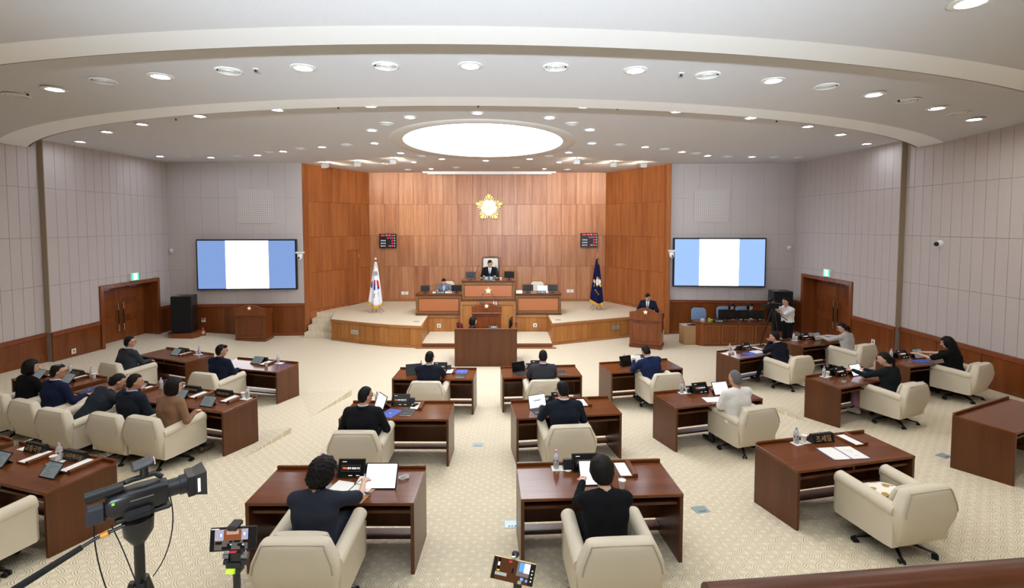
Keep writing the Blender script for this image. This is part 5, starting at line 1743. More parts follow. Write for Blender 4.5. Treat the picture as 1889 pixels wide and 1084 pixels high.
# ================================================================== FLAGS
def flag(kind, label, x, y, z, H, rz):
    t = thing('flag_on_stand', label, 'flag', (x, y, z), rz)
    MB().cyl((0, 0, .02), (0, 0, H - .12), .014, .012, 10).build('pole', M_STEEL, t, smooth=40)
    if kind == 'national':
        MB().ball((0, 0, H - .06), .045, 14, 10).build('finial', plain('finial white', 'e6e6ea', .3), t, smooth=60)
    else:
        MB().lathe([(.012, H - .12), (.02, H - .08), (.004, H + .06)], 10).build('finial', M_GOLD, t, smooth=40)
    for k in range(4):
        a = k * PI / 2 + PI / 4
        MB().tube([(0, 0, .38), (.32 * math.cos(a), .32 * math.sin(a), .0)], .008, 6).build('stand_leg', M_STEEL, t)
    MB().tube([(.2 * math.cos(PI / 4 + k * PI / 2), .2 * math.sin(PI / 4 + k * PI / 2), .14) for k in range(4)], .005, 6, True).build('stand_brace', M_STEEL, t)
    # hanging cloth: a folded cone that widens downwards
    top, bot_ = H - .18, .26
    def prof(v):       # v 0 top .. 1 bottom
        return .03 + .225 * v ** .85
    def surf(u, v, off=0.0):
        a = u * PI * 1.0
        w = prof(v)
        fold = 1 + .10 * math.sin(u * 11) * v
        x_ = w * math.cos(PI * (1 - u)) * fold
        y_ = -(.06 + .10 * v) * math.sin(PI * u) * (1 + .35 * math.sin(u * 17) * v) - off
        zb = bot_ + .20 * abs(u - .58) ** 1.1 / .5 if True else bot_
        z_ = top + (zb - top) * v
        return (x_, y_, z_)
    n, m = 28, 24
    def cloth(mat, name, off, sel=None, v0=0.0, v1=1.0, u0=0.0, u1=1.0, nn=n, mm=m, two=False):
        b = MB()
        vs, fs = smoothquads(lambda a_, b_: surf(u0 + (u1 - u0) * a_, v0 + (v1 - v0) * b_, off), nn, mm)
        b.add(vs, fs)
        return b.build(name, mat, t, smooth=70)
    base = fabric('flag white', 'eef0f4', 200, .02, .05) if kind == 'national' else fabric('flag navy', '1a1740', 200, .05, .05)
    c = cloth(base, 'flag_cloth', 0.0)
    so = c.modifiers.new('thickness', 'SOLIDIFY')
    so.thickness = .006
    gold = fabric('gold fringe', 'd9a441', 90, .25, .6)
    cloth(gold, 'fringe', .005, None, .90, 1.06)
    b = MB()
    if kind == 'national':
        cloth(gold, 'fringe', .006, None, .02, .19, .38, .8, 10, 6)
    # emblem patches projected on the cloth
    def patch(fn, mat, name, off, N=26):
        b_ = MB()
        for i in range(N * 2):
            for j in range(N * 2):
                u_, v_ = (i + .5) / (2 * N), (j + .5) / (2 * N)
                p = surf(u_, v_)
                if fn(p[0], p[2]):
                    q = [surf(u_ + a / (4 * N), v_ + d / (4 * N), off) for a, d in ((-1, -1), (1, -1), (1, 1), (-1, 1))]
                    b_.add(q, [(0, 1, 2, 3)])
        if b_.v:
            b_.build(name, mat, t)
    mid = bot_ + (top - bot_) * .48
    if kind == 'national':
        r = .185
        cx = .01
        in_ = lambda X, Z: (X - cx) ** 2 + (Z - mid) ** 2 < r * r
        def red(X, Z):
            dx, dz_ = X - cx, Z - mid
            up = dz_ > 0
            if (dx - .085) ** 2 + dz_ ** 2 < .085 ** 2:
                up = True
            if (dx + .085) ** 2 + dz_ ** 2 < .085 ** 2:
                up = False
            return up
        patch(lambda X, Z: in_(X, Z) and red(X, Z), fabric('flag red', 'cd2e3a', 200, .03, .05), 'red_half', .007, 40)
        patch(lambda X, Z: in_(X, Z) and not red(X, Z), fabric('flag blue', '1d3f8f', 200, .03, .05), 'blue_half', .007, 40)
        for zc, brk in ((mid + .42, (0,)), (mid - .38, (1,))):
            for k in range(3):
                z0 = zc + (k - 1) * .055
                gap = brk[0]
                patch(lambda X, Z: abs(Z - z0 - .12 * (X - cx)) < .016 and abs(X - cx) < .10 and (gap == 0 or abs(X - cx) > .012), M_BLACK, 'trigram_bar', .007, 40)
    else:
        def star(X, Z):
            dx, dz_ = X - .01, Z - mid
            rr = math.hypot(dx, dz_)
            a = math.atan2(dz_, dx)
            return rr < .165 + .05 * math.cos(5 * (a - PI / 2)) + .012 * math.cos(25 * a)
        patch(lambda X, Z: star(X, Z) and math.hypot(X - .01, Z - mid) > .11, fabric('flag gold', 'd6b057', 200, .1, .05), 'flower_rays', .007, 40)
        patch(lambda X, Z: math.hypot(X - .01, Z - mid) <= .115, fabric('flag white', 'eef0f4', 200, .02, .05), 'white_centre', .008, 40)
        for ch, (dx, dz_) in (('의', (-.02, .03)), ('회', (.035, -.045))):
            o = link('lettering', text_mesh(ch, .075, MATS['flag gold'], .001), t, (.0 + dx, -.165, mid + dz_))
            o.rotation_euler = (PI / 2, 0, 0)
        for k, ch in enumerate('시의회'):
            o = link('lettering', text_mesh(ch, .08, MATS['flag gold'], .001), t, (-.095 + .055 * k, -.175, mid - .30 - .075 * k))
            o.rotation_euler = (PI / 2, 0, 0)
    MB().tube([(-.02, -.02, top + .02), (.01, -.04, top - .05), (.03, -.05, top - .2), (.02, -.05, top - .3)], [.025, .03, .022, .016], 8).build('tassel_knot', gold, t, smooth=60)
flag('national', 'white national flag with red and blue circle on the stage', -5.03, 17.95, ST, 2.06, 0.0)
flag('council', 'navy council flag with gold flower emblem on the stage', 3.24, 18.5, ST, 2.15, 0.0)

# ================================================================== FOREGROUND GEAR ON THE GALLERY
def video_camera():
    t = thing('video_camera', 'large black camcorder on the tripod in the left foreground', 'video camera', (-1.42, 1.80, 2.965), math.radians(-48))
    # local: lens towards +y
    rings = []
    for y, hx, hz, cz in ((-.12, .035, .04, 0), (-.10, .05, .055, 0), (.0, .056, .062, .0), (.08, .052, .06, 0), (.12, .045, .05, 0)):
        rings.append([(p[0], y, p[1] + cz) for p in [(q[0], q[1]) for q in superring(hx, hz, 0, 0, 0, 24, 4)]])
    MB().ring_skin(rings).build('body', M_BLACK, t, smooth=50)
    MB().tube([(0, .11, 0), (0, .17, 0), (0, .171, 0), (0, .2, 0)], [.042, .042, .048, .048], 24).build('lens_barrel', M_BLACK, t, smooth=40)
    MB().slab([(-.06, .2, -.05), (.06, .2, -.05), (.06, .2, .05), (-.06, .2, .05)], (0, .03, 0)).build('lens_hood_rear', M_BLACK, t)
    hood = MB().ring_skin([[(-.05, .21, -.045), (.05, .21, -.045), (.05, .21, .045), (-.05, .21, .045)], [(-.07, .28, -.06), (.07, .28, -.06), (.07, .28, .06), (-.07, .28, .06)]], True, True, False)
    hood.build('lens_hood', M_BLACK, t)
    MB().box(.066, .068, .240, .252, -.035, .035).build('hood_mark', M_WHITETEXT, t)
    MB().tube([(0, -.06, .062), (0, -.07, .088), (0, -.02, .095), (0, .07, .098), (0, .10, .07)], .013, 10).build('carry_handle', M_BLACK, t, smooth=60)
    MB().tube([(.01, -.19, .07), (.01, -.05, .08)], [.026, .024], 16).build('viewfinder_tube', M_BLACK, t, smooth=40)
    MB().tube([(.01, -.191, .07), (.01, -.185, .07)], [.019, .019], 16).build('eyepiece', M_RUBBER, t, smooth=40)
    MB().box(-.03, .03, -.19, -.12, -.06, .02, .008).build('battery', plain('battery navy', '23262f', .5), t)
    MB().box(.052, .09, -.06, .06, -.07, -.02, .018).build('hand_strap', plain('strap black', '0f0f10', .9), t)
    MB().cyl((0, .03, .1), (0, .03, .15), .018).build('accessory_post', M_BLACK, t)
    MB().box(-.045, .045, -.02, .07, .15, .175, .01).rot('X', math.radians(12), (0, .03, .16)).build('camera_light', plain('dark grey plastic', '39393b', .4), t)
    MB().box(-.03, .03, .07, .073, .155, .17).build('light_window', M_WHITETEXT, t)
    MB().box(.054, .0575, -.098, -.088, .022, .030).build('green_lamp', emis('green led', '6bff3a', 1.5), t)
    MB().box(.056, .0595, -.03, .06, .015, .02).build('side_mark', M_STEEL, t)
    t.scale = (.78, .78, .78)
    tri = thing('camera_tripod', 'black tripod with pan handle under the foreground camcorder', 'tripod', (-1.42, 1.80, 2.212), math.radians(-48))
    tri.scale = (.78, .78, .78)
    z = .965
    MB().box(-.04, .04, -.09, .13, z - .085, z - .065, .006).build('head_plate', M_BLACK, tri)
    MB().lathe([(.03, z - .22), (.06, z - .17), (.065, z - .10), (.04, z - .085)], 18).build('fluid_head', M_BLACK, tri, smooth=40)
    MB().cyl((0, 0, .45), (0, 0, z - .2), .022, .022, 14).build('centre_column', M_BLACK, tri, smooth=40)
    for k in range(3):
        a = 2 * PI * k / 3 + .3
        MB().tube([(.03 * math.cos(a), .03 * math.sin(a), .55), (.36 * math.cos(a), .36 * math.sin(a), -.4)], [.016, .012], 8).build('leg', M_BLACK, tri, smooth=50)
    hp = [Vector((.03, -.05, z - .10)), Vector((.0, -.16, z - .135)), Vector((-.03, -.40, z - .245))]
    MB().tube([tuple(p) for p in hp], [.008, .008, .008], 8).build('pan_handle', M_BLACK, tri, smooth=50)
    g = MB().tube([tuple(hp[1].lerp(hp[2], .2)), tuple(hp[2]), tuple(hp[2] + (hp[2] - hp[1]) * .6)], [.013, .016, .016], 10)
    gp = g.build('handle_grip', M_RUBBER, tri, smooth=50)
    MB().ball(tuple(hp[1].lerp(hp[2], .62) + Vector((0, -.002, .017))), .004, 8, 6).build('record_button', plain('red button', 'd03030', .4), gp)
    MB().tube([tuple(hp[0].lerp(hp[1], .55)), tuple(hp[0].lerp(hp[1], .8))], .013, 10).build('cable_clip', plain('orange clip', 'e09a2c', .4), tri, smooth=50)
    for k, (a, b, c_, d) in enumerate((((.05, .12, z + .0), (.09, .15, z - .12), (.07, .12, z - .3), (.0, .05, z - .42)), ((.0, -.1, z - .1), (.06, -.06, z - .2), (.08, -.04, z - .3), (.1, 0, z - .45)), ((-.02, -.16, z - .04), (-.03, -.17, z - .18), (.0, -.15, z - .32), (.02, -.1, z - .5)))):
        pts = []
        for q in range(13):
            s = q / 12
            pts.append(tuple((1 - s) ** 3 * Vector(a) + 3 * s * (1 - s) ** 2 * Vector(b) + 3 * s * s * (1 - s) * Vector(c_) + s ** 3 * Vector(d)))
        MB().tube(pts, .0028, 6).build('cable', M_RUBBER, tri, smooth=60)
video_camera()

def phone_rig(label, lab2, x, y, z, w, h, roll, yaw, pitch, kind, body):
    t = thing('phone', label, 'phone', (x, y, z))
    t.rotation_euler = (pitch, roll, yaw)
    MB().box(-w / 2, w / 2, -.004, .004, -h / 2, h / 2, .003).build('phone_body', body, t)
    MB().box(-w / 2 + .002, w / 2 - .002, -.0046, -.004, -h / 2 + .002, h / 2 - .002).build('glass', M_BLACKG, t)
    def rect(x0, x1, z0, z1, col, st, lay, name):
        c = lambda v, L: (v - .5) * L
        MB().quad((c(x0, w), -.0047 - lay * .00006, c(z0, h)), (c(x1, w), -.0047 - lay * .00006, c(z0, h)), (c(x1, w), -.0047 - lay * .00006, c(z1, h)), (c(x0, w), -.0047 - lay * .00006, c(z1, h))).build(name, emis('phone px ' + col + str(st), col, st), t)
    if kind == 0:
        rect(.11, .82, .07, .92, '8a8078', .6, 1, 'picture')
        rect(.11, .82, .07, .46, '6f6a64', .5, 2, 'picture_floor')
        rect(.11, .30, .46, .92, 'a9a3ad', .7, 2, 'picture_wall')
        rect(.68, .82, .46, .92, 'a9a3ad', .7, 2, 'picture_wall')
        rect(.30, .68, .46, .88, '8a4e30', .65, 3, 'picture_stage')
        rect(.36, .62, .70, .86, 'b79a86', .7, 4, 'picture_lit_wall')
        for x0, z0 in ((.20, .62), (.70, .64)):
            rect(x0, x0 + .085, z0, z0 + .13, '4a7ae0', 1.2, 4, 'picture_screen')
            rect(x0 + .025, x0 + .06, z0 + .01, z0 + .12, 'ffffff', 1.3, 5, 'picture_page')
        for x0, z0, x1, z1 in ((.13, .3, .27, .42), (.27, .08, .47, .2), (.38, .2, .47, .33), (.52, .36, .66, .45), (.60, .2, .72, .32), (.66, .08, .76, .2), (.72, .34, .82, .46), (.42, .36, .5, .44)):
            rect(x0, x1, z0, z1, '2b2320', .4, 5, 'picture_desk')
        rect(.44, .48, .26, .3, 'b7c0ff', 1.0, 6, 'picture_tablet')
        rect(.70, .74, .24, .29, 'b7c0ff', 1.0, 6, 'picture_tablet')
        rect(.03, .2, .93, .96, 'f0f0f0', 1.0, 6, 'status_bar')
        rect(.36, .46, .86, .9, 'e02a3a', 1.0, 6, 'record_mark')
    else:
        rect(.09, .86, .02, .98, '5b3a26', .55, 1, 'picture')
        rect(.57, .86, .35, .98, '7a7470', .6, 2, 'picture_wall')
        rect(.62, .73, .55, .93, '4f86e8', 1.1, 3, 'picture_screen_blue')
        rect(.73, .86, .52, .93, 'd5deee', 1.1, 3, 'picture_page')
        rect(.09, .36, .22, .36, 'a9aaa2', .7, 2, 'picture_carpet')
        rect(.12, .17, .45, .95, '15131f', .5, 3, 'picture_flag')
        rect(.12, .165, .62, .78, 'e8e8e8', .8, 4, 'picture_flag_emblem')
        rect(.12, .18, .40, .46, 'e0b92a', .9, 4, 'picture_flag_fringe')
        rect(.46, .5, .4, .62, '20202c', .5, 3, 'picture_man')
        rect(.36, .43, .84, .92, 'e02a3a', 1.0, 4, 'record_mark')
        rect(.68, .75, .18, .3, '6d9be0', .9, 3, 'picture_chair')
        rect(.80, .85, .16, .26, '6d9be0', .9, 3, 'picture_chair')
        rect(.64, .72, .02, .16, 'a5a48f', .6, 3, 'picture_box')
        for zz in (.2, .35, .5, .65):
            rect(.91, .94, zz, zz + .05, 'e8e8e8', .8, 2, 'camera_icon')
    r = thing('phone_tripod', lab2, 'tripod', (x, y + .012, 1.9))
    zc = z - 1.9
    zb = zc - h / 2
    if kind == 0:
        MB().box(-.016, .02, -.03, .02, zc + h / 2 - .004, zc + h / 2 + .014, .005).build('top_clamp', M_BLACK, r)
        MB().box(-.012, .012, -.018, -.012, zc + h / 2 - .01, zc + h / 2 + .001).build('clamp_pad', plain('clamp red', 'd8283c', .5), r)
        MB().box(-.014, .012, -.02, .012, zb - .01, zb + .0, .003).build('clamp_pad', MATS['clamp red'], r)
        MB().box(-.018, .025, -.012, .02, zb - .05, zb - .008, .006).build('bracket', M_BLACK, r)
        for s in (-1, 1):
            MB().cyl((s * .022, 0, zb - .03), (s * .042, 0, zb - .03), .011, .011, 12).build('clamp_knob', M_STEEL, r, smooth=40)
            MB().cyl((s * .022, 0, zb - .052), (s * .04, 0, zb - .052), .012, .012, 12).build('clamp_knob', M_BLACK, r, smooth=40)
        MB().box(-.03, .022, -.018, .018, zb - .068, zb - .048, .004).build('pan_head', M_BLACK, r)
        MB().tube([(-.024, -.018, zb - .076), (.004, -.018, zb - .076)], .009, 10).build('spirit_level', plain('level green', 'b9e03a', .2, emit='a8d82a', es=.3), r, smooth=40)
        MB().box(-.03, .02, -.014, .02, zb - .09, zb - .068, .004).build('level_block', M_BLACK, r)
    else:
        MB().ball((.008, .0, zc + h / 2 + .014), (.014, .012, .012), 14, 8).build('top_clamp', M_BLACK, r, smooth=60)
        MB().box(-.006, .008, -.014, -.012, zc + h / 2 + .012, zc + h / 2 + .016).build('clamp_mark', M_WHITETEXT, r)
        MB().box(.0, .03, -.014, .014, zb - .03, zb + .004, .004).build('bottom_clamp', M_BLACK, r)
    MB().cyl((.0 if kind == 0 else .015, 0, .3), (.0 if kind == 0 else .015, 0, zb - (.06 if kind == 0 else .02)), .012, .012, 12).build('centre_column', M_BLACK, r, smooth=40)
    for k in range(3):
        a = 2 * PI * k / 3 + .5
        MB().tube([(0, 0, .4), (.22 * math.cos(a), .22 * math.sin(a), 0)], [.011, .008], 8).build('leg', M_BLACK, r, smooth=50)
phone_rig('black phone filming the hall on a clamp, left of the two phones', 'phone tripod with red clamp and green spirit level', -.977, 1.66, 2.898, .160, .078, math.radians(-1.5), math.radians(3), math.radians(-12), 0, M_BLACK)
phone_rig('gold-edged phone filming the stage at the bottom centre', 'phone tripod with round black clamp at the bottom centre', .005, 1.70, 2.752, .158, .078, math.radians(13), math.radians(0), math.radians(-12), 1, plain('phone gold', 'c8b183', .3, .7))

# ---- television camera of the standing operator
t = thing('broadcast_camera', 'black television camera used by the standing cameraman', 'video camera', (7.98, 14.82, 1.5), math.radians(75))
MB().box(-.06, .06, -.16, .14, -.08, .09, .015).build('body', M_BLACK, t)
MB().tube([(0, .14, 0), (0, .3, 0)], [.05, .06], 16).build('lens', M_BLACK, t, smooth=40)
MB().tube([(0, -.1, .12), (0, 0, .17), (0, .1, .14)], .014, 8).build('top_handle', M_BLACK, t, smooth=50)
MB().box(-.05, .05, -.24, -.16, .0, .08, .012).build('viewfinder', M_BLACK, t)
MB().box(-.045, .045, .02, .1, .17, .23, .012).build('camera_light', M_BLACK, t)
MB().box(.061, .064, -.05, -.02, .02, .05).build('red_mark', plain('clamp red', 'd8283c', .5), t)
t = thing('broadcast_tripod', 'black tripod under the television camera by the right doors', 'tripod', (7.98, 14.82, 0))
MB().lathe([(.05, 1.3), (.07, 1.36), (.06, 1.42)], 14).build('head', M_BLACK, t, smooth=40)
for k in range(3):
    a = 2 * PI * k / 3 + .9
    MB().tube([(.05 * math.cos(a), .05 * math.sin(a), 1.32), (.4 * math.cos(a), .4 * math.sin(a), .02)], [.026, .018], 8).build('leg', M_BLACK, t, smooth=50)
MB().cyl((0, 0, .7), (0, 0, 1.3), .02).build('centre_column', M_BLACK, t)
MB().tube([(0, 0, 1.34), (.2, -.16, 1.2), (.32, -.24, 1.1)], .012, 8).build('pan_handle', M_BLACK, t, smooth=50)

# ================================================================== PEOPLE
def sd_cone(P, a, b, ra, rb):
    a, b = np.asarray(a, float), np.asarray(b, float)
    ba = b - a
    q = P - a
    t = np.clip((q @ ba) / max(1e-9, ba @ ba), 0, 1)
    return np.linalg.norm(q - t[..., None] * ba, axis=-1) - (ra + (rb - ra) * t)
def sd_ell(P, c, r, R):
    q = (P - np.asarray(c, float)) @ R
    r = np.asarray(r, float)
    k0 = np.linalg.norm(q / r, axis=-1)
    k1 = np.linalg.norm(q / (r * r), axis=-1)
    return k0 * (k0 - 1) / np.maximum(k1, 1e-6)
def smin(a, b, k):
    h = np.maximum(k - np.abs(a - b), 0) / k
    return np.minimum(a, b) - h * h * k * .25

def surface_nets(F, o, h):
    """vertices and quads of the zero surface of a sampled distance field"""
    ins = F < 0
    nx, ny, nz = F.shape
    cnt = np.zeros((nx - 1, ny - 1, nz - 1), np.int32)
    for i in (0, 1):
        for j in (0, 1):
            for k in (0, 1):
                cnt += ins[i:nx - 1 + i, j:ny - 1 + j, k:nz - 1 + k]
    act = (cnt > 0) & (cnt < 8)
    idx = -np.ones(act.shape, np.int64)
    cells = np.argwhere(act)
    idx[act] = np.arange(len(cells))
    acc = np.zeros((len(cells), 3))
    num = np.zeros(len(cells))
    c0, c1, c2 = cells.T
    cor = [(i, j, k) for i in (0, 1) for j in (0, 1) for k in (0, 1)]
    for a in cor:
        for ax in range(3):
            if a[ax]:
                continue
            b = list(a)
            b[ax] = 1
            fa = F[c0 + a[0], c1 + a[1], c2 + a[2]]
            fb = F[c0 + b[0], c1 + b[1], c2 + b[2]]
            m = (fa < 0) != (fb < 0)
            t = np.where(m, fa / np.where(m, fa - fb, 1), 0)
            p = np.array(a, float)[None, :] + t[:, None] * (np.array(b, float) - np.array(a, float))[None, :]
            acc += np.where(m[:, None], p, 0)
            num += m
    V = (cells + acc / num[:, None]) * h + o
    quads = []
    for ax in range(3):
        s0 = [slice(1, -1)] * 3
        s0[ax] = slice(0, F.shape[ax] - 1)
        s1 = list(s0)
        s1[ax] = slice(1, F.shape[ax])
        A, B = ins[tuple(s0)], ins[tuple(s1)]
        e = np.argwhere(A != B)
        if not len(e):
            continue
        flip = A[tuple(e.T)]
        off = np.array([1, 1, 1])
        off[ax] = 0
        e = e + off
        u, w = [(1, 2), (2, 0), (0, 1)][ax]
        du, dw = np.zeros(3, int), np.zeros(3, int)
        du[u], dw[w] = 1, 1
        q = [idx[tuple((e - du - dw).T)], idx[tuple((e - dw).T)], idx[tuple(e.T)], idx[tuple((e - du).T)]]
        Q = np.stack(q, 1)
        Q[~flip] = Q[~flip][:, ::-1]
        quads.append(Q)
    return V, np.concatenate(quads)

class Body:
    def __init__(s):
        s.p = []
        s.top = None
    def cone(s, a, b, ra, rb, mat, k=.02):
        s.p.append(('c', np.array(a, float), np.array(b, float), ra, rb, mat, k))
    def ell(s, c, r, R, mat, k=.02):
        s.p.append(('e', np.array(c, float), np.array(r, float), np.array(R, float), None, mat, k))
    def dist(s, pr, P):
        return sd_cone(P, pr[1], pr[2], pr[3], pr[4]) if pr[0] == 'c' else sd_ell(P, pr[1], pr[2], pr[3])
    def bounds(s, pr):
        if pr[0] == 'c':
            r = max(pr[3], pr[4])
            return np.minimum(pr[1], pr[2]) - r, np.maximum(pr[1], pr[2]) + r
        r = max(pr[2])
        return pr[1] - r, pr[1] + r
    def field(s, h, pad=.05):
        lo = np.min([s.bounds(p)[0] for p in s.p], 0) - pad
        hi = np.max([s.bounds(p)[1] for p in s.p], 0) + pad
        n = np.ceil((hi - lo) / h).astype(int) + 1
        F = np.full(n, .5)
        ax = [lo[i] + h * np.arange(n[i]) for i in range(3)]
        for p in s.p:
            a, b = s.bounds(p)
            m = p[6] + 2.5 * h
            i0 = np.clip(((a - m - lo) / h).astype(int), 0, n - 1)
            i1 = np.clip(((b + m - lo) / h).astype(int) + 2, 1, n)
            G = np.stack(np.meshgrid(*[ax[i][i0[i]:i1[i]] for i in range(3)], indexing='ij'), -1)
            d = s.dist(p, G)
            sl = tuple(slice(i0[i], i1[i]) for i in range(3))
            F[sl] = smin(F[sl], d, p[6])
        if s.top is not None:
            X, Y, Z = np.meshgrid(*ax, indexing='ij')
            m = np.clip((s.top - Z) * 12, 0, 1)
            F += m * (.0020 * np.sin(31 * Z + 9 * X + 5 * np.sin(13 * Y)) * np.sin(17 * X + 11 * Y) + .0012 * np.sin(58 * Z - 21 * X) * np.sin(23 * Y + 2))
        return F, lo
    def mesh(s, name, h, mats):
        F, lo = s.field(h)
        V, Q = surface_nets(F, lo, h)
        D = np.stack([s.dist(p, V) for p in s.p], 1)
        mi = np.array([mats.index(p[5]) for p in s.p])[np.argmin(D, 1)]
        return np_mesh(name, V, Q, mats, mi[Q[:, 0]])

def np_mesh(name, V, Q, mats, fm=None):
    me = bpy.data.meshes.new(name)
    me.vertices.add(len(V))
    me.vertices.foreach_set('co', V.astype(np.float32).ravel())
    me.loops.add(len(Q) * 4)
    me.loops.foreach_set('vertex_index', Q.astype(np.int32).ravel())
    me.polygons.add(len(Q))
    me.polygons.foreach_set('loop_start', np.arange(0, len(Q) * 4, 4, dtype=np.int32))
    for m in mats:
        me.materials.append(m)
    if fm is not None:
        me.polygons.foreach_set('material_index', fm.astype(np.int32))
    me.update(calc_edges=True)
    me.polygons.foreach_set('use_smooth', np.ones(len(Q), bool))
    me.validate()
    return me

def rotm(yaw, pitch, roll=0.0):
    return np.array((Matrix.Rotation(yaw, 3, 'Z') @ Matrix.Rotation(pitch, 3, 'X') @ Matrix.Rotation(roll, 3, 'Y')))
def fab(col):
    return fabric('cloth ' + col, col, 220, .10, .3)
def ik(S, Hn, l1, l2, pole):
    d = Hn - S
    L = np.linalg.norm(d)
    Lm = min(L, (l1 + l2) * .995)
    u = d / max(L, 1e-6)
    Hn = S + u * Lm
    a = (l1 * l1 - l2 * l2 + Lm * Lm) / (2 * Lm)
    hh = math.sqrt(max(0, l1 * l1 - a * a))
    p = pole - u * (pole @ u)
    p /= max(1e-6, np.linalg.norm(p))
    return S + u * a + p * hh, Hn

def hair_mesh(style, hc, R, h, mat):
    ext = {'long': (.17, .16, .42), 'hijab': (.2, .2, .3)}.get(style, (.16, .17, .2))
    lo = np.array([-ext[0], -.19, -ext[2]])
    hi = np.array([ext[0], .16, .19])
    n = np.ceil((hi - lo) / h).astype(int) + 1
    G = np.stack(np.meshgrid(*[lo[i] + h * np.arange(n[i]) for i in range(3)], indexing='ij'), -1)
    x, y, z = G[..., 0], G[..., 1], G[..., 2]
    I = np.eye(3)
    if style in ('short', 'thin', 'grey'):
        d = sd_ell(G, (0, -.010, .020), (.083, .104, .112), I)
        if style == 'thin':
            d = np.maximum(d, -sd_ell(G, (0, -.03, .15), (.05, .07, .055), I))
        d = smin(d, sd_ell(G, (0, -.050, -.035), (.070, .055, .062), I), .03)
        zt = np.clip(-.078 + 2.0 * (y + .052), -.078, .078)
        d = np.maximum(d, (zt - z) * .62)
    elif style == 'neat':
        d = sd_ell(G, (0, -.012, .022), (.085, .106, .114), I)
        d = smin(d, sd_ell(G, (0, -.050, -.035), (.070, .055, .062), I), .03)
        d = np.maximum(d, (np.clip(-.078 + 2.0 * (y + .052), -.078, .078) - z) * .62)
        d = smin(d, sd_ell(G, (.02, .062, .085), (.06, .04, .03), I), .02)
    elif style == 'bob':
        d = sd_ell(G, (0, -.014, .005), (.102, .118, .135), I)
        d = smin(d, sd_ell(G, (0, -.03, -.07), (.098, .098, .07), I), .03)
        d = np.maximum(d, np.minimum(y - .045, .062 - z))
        d = np.maximum(d, -(z + .135))
    elif style == 'curly':
        d = sd_ell(G, (0, -.018, .022), (.115, .13, .135), I)
        d = smin(d, sd_ell(G, (0, -.05, -.06), (.1, .085, .07), I), .04)
        d = d + .008 * np.sin(70 * x + 2 * np.sin(40 * z)) * np.sin(66 * y + 1) * np.sin(72 * z) + .006 * np.sin(130 * x) * np.sin(120 * z + 60 * y)
        d = np.maximum(d, np.minimum(y - .055, .058 - z))
    elif style == 'crop':
        d = sd_ell(G, (0, -.014, .025), (.110, .124, .132), I)
        d = d + .004 * np.sin(80 * x) * np.sin(75 * y) * np.sin(70 * z)
        d = smin(d, sd_ell(G, (0, -.06, -.055), (.07, .045, .06), I), .03)
        d = np.maximum(d, np.minimum(y - .05, .055 - z))
        d = np.maximum(d, -(z + .11))
    elif style == 'long':
        d = sd_ell(G, (0, -.014, .010), (.100, .116, .128), I)
        d = smin(d, sd_cone(G, (0, -.06, -.05), (0, -.085, -.27), .085, .075), .04)
        for s in (-1, 1):
            d = smin(d, sd_cone(G, (s * .075, -.01, -.02), (s * .085, .02, -.24), .03, .025), .03)
        d = np.maximum(d, np.minimum(np.minimum(y - .05, .06 - z), .062 - np.abs(x)) if True else d)
    elif style == 'tied':
        d = sd_ell(G, (0, -.012, .020), (.088, .106, .116), I)
        d = smin(d, sd_ell(G, (0, -.050, -.035), (.072, .058, .062), I), .03)
        d = np.maximum(d, (np.clip(-.085 + 2.0 * (y + .052), -.085, .078) - z) * .62)
        d = smin(d, sd_ell(G, (0, -.12, -.03), (.04, .05, .05), I), .02)
        d = smin(d, sd_cone(G, (0, -.13, -.04), (0, -.12, -.14), .03, .015), .02)
    if style != 'curly':
        th = np.arctan2(x, -y - .01)
        d = d + .0022 * np.sin(38 * th + 9 * np.sin(14 * z)) + .0022 * np.sin(95 * y + 30 * x) * np.sin(60 * x + 1.3) * np.clip((z - .04) * 14, 0, 1)
    V, Q = surface_nets(d, lo, h)
    V = V @ R.T + hc
    return np_mesh('hair', V, Q, [mat])

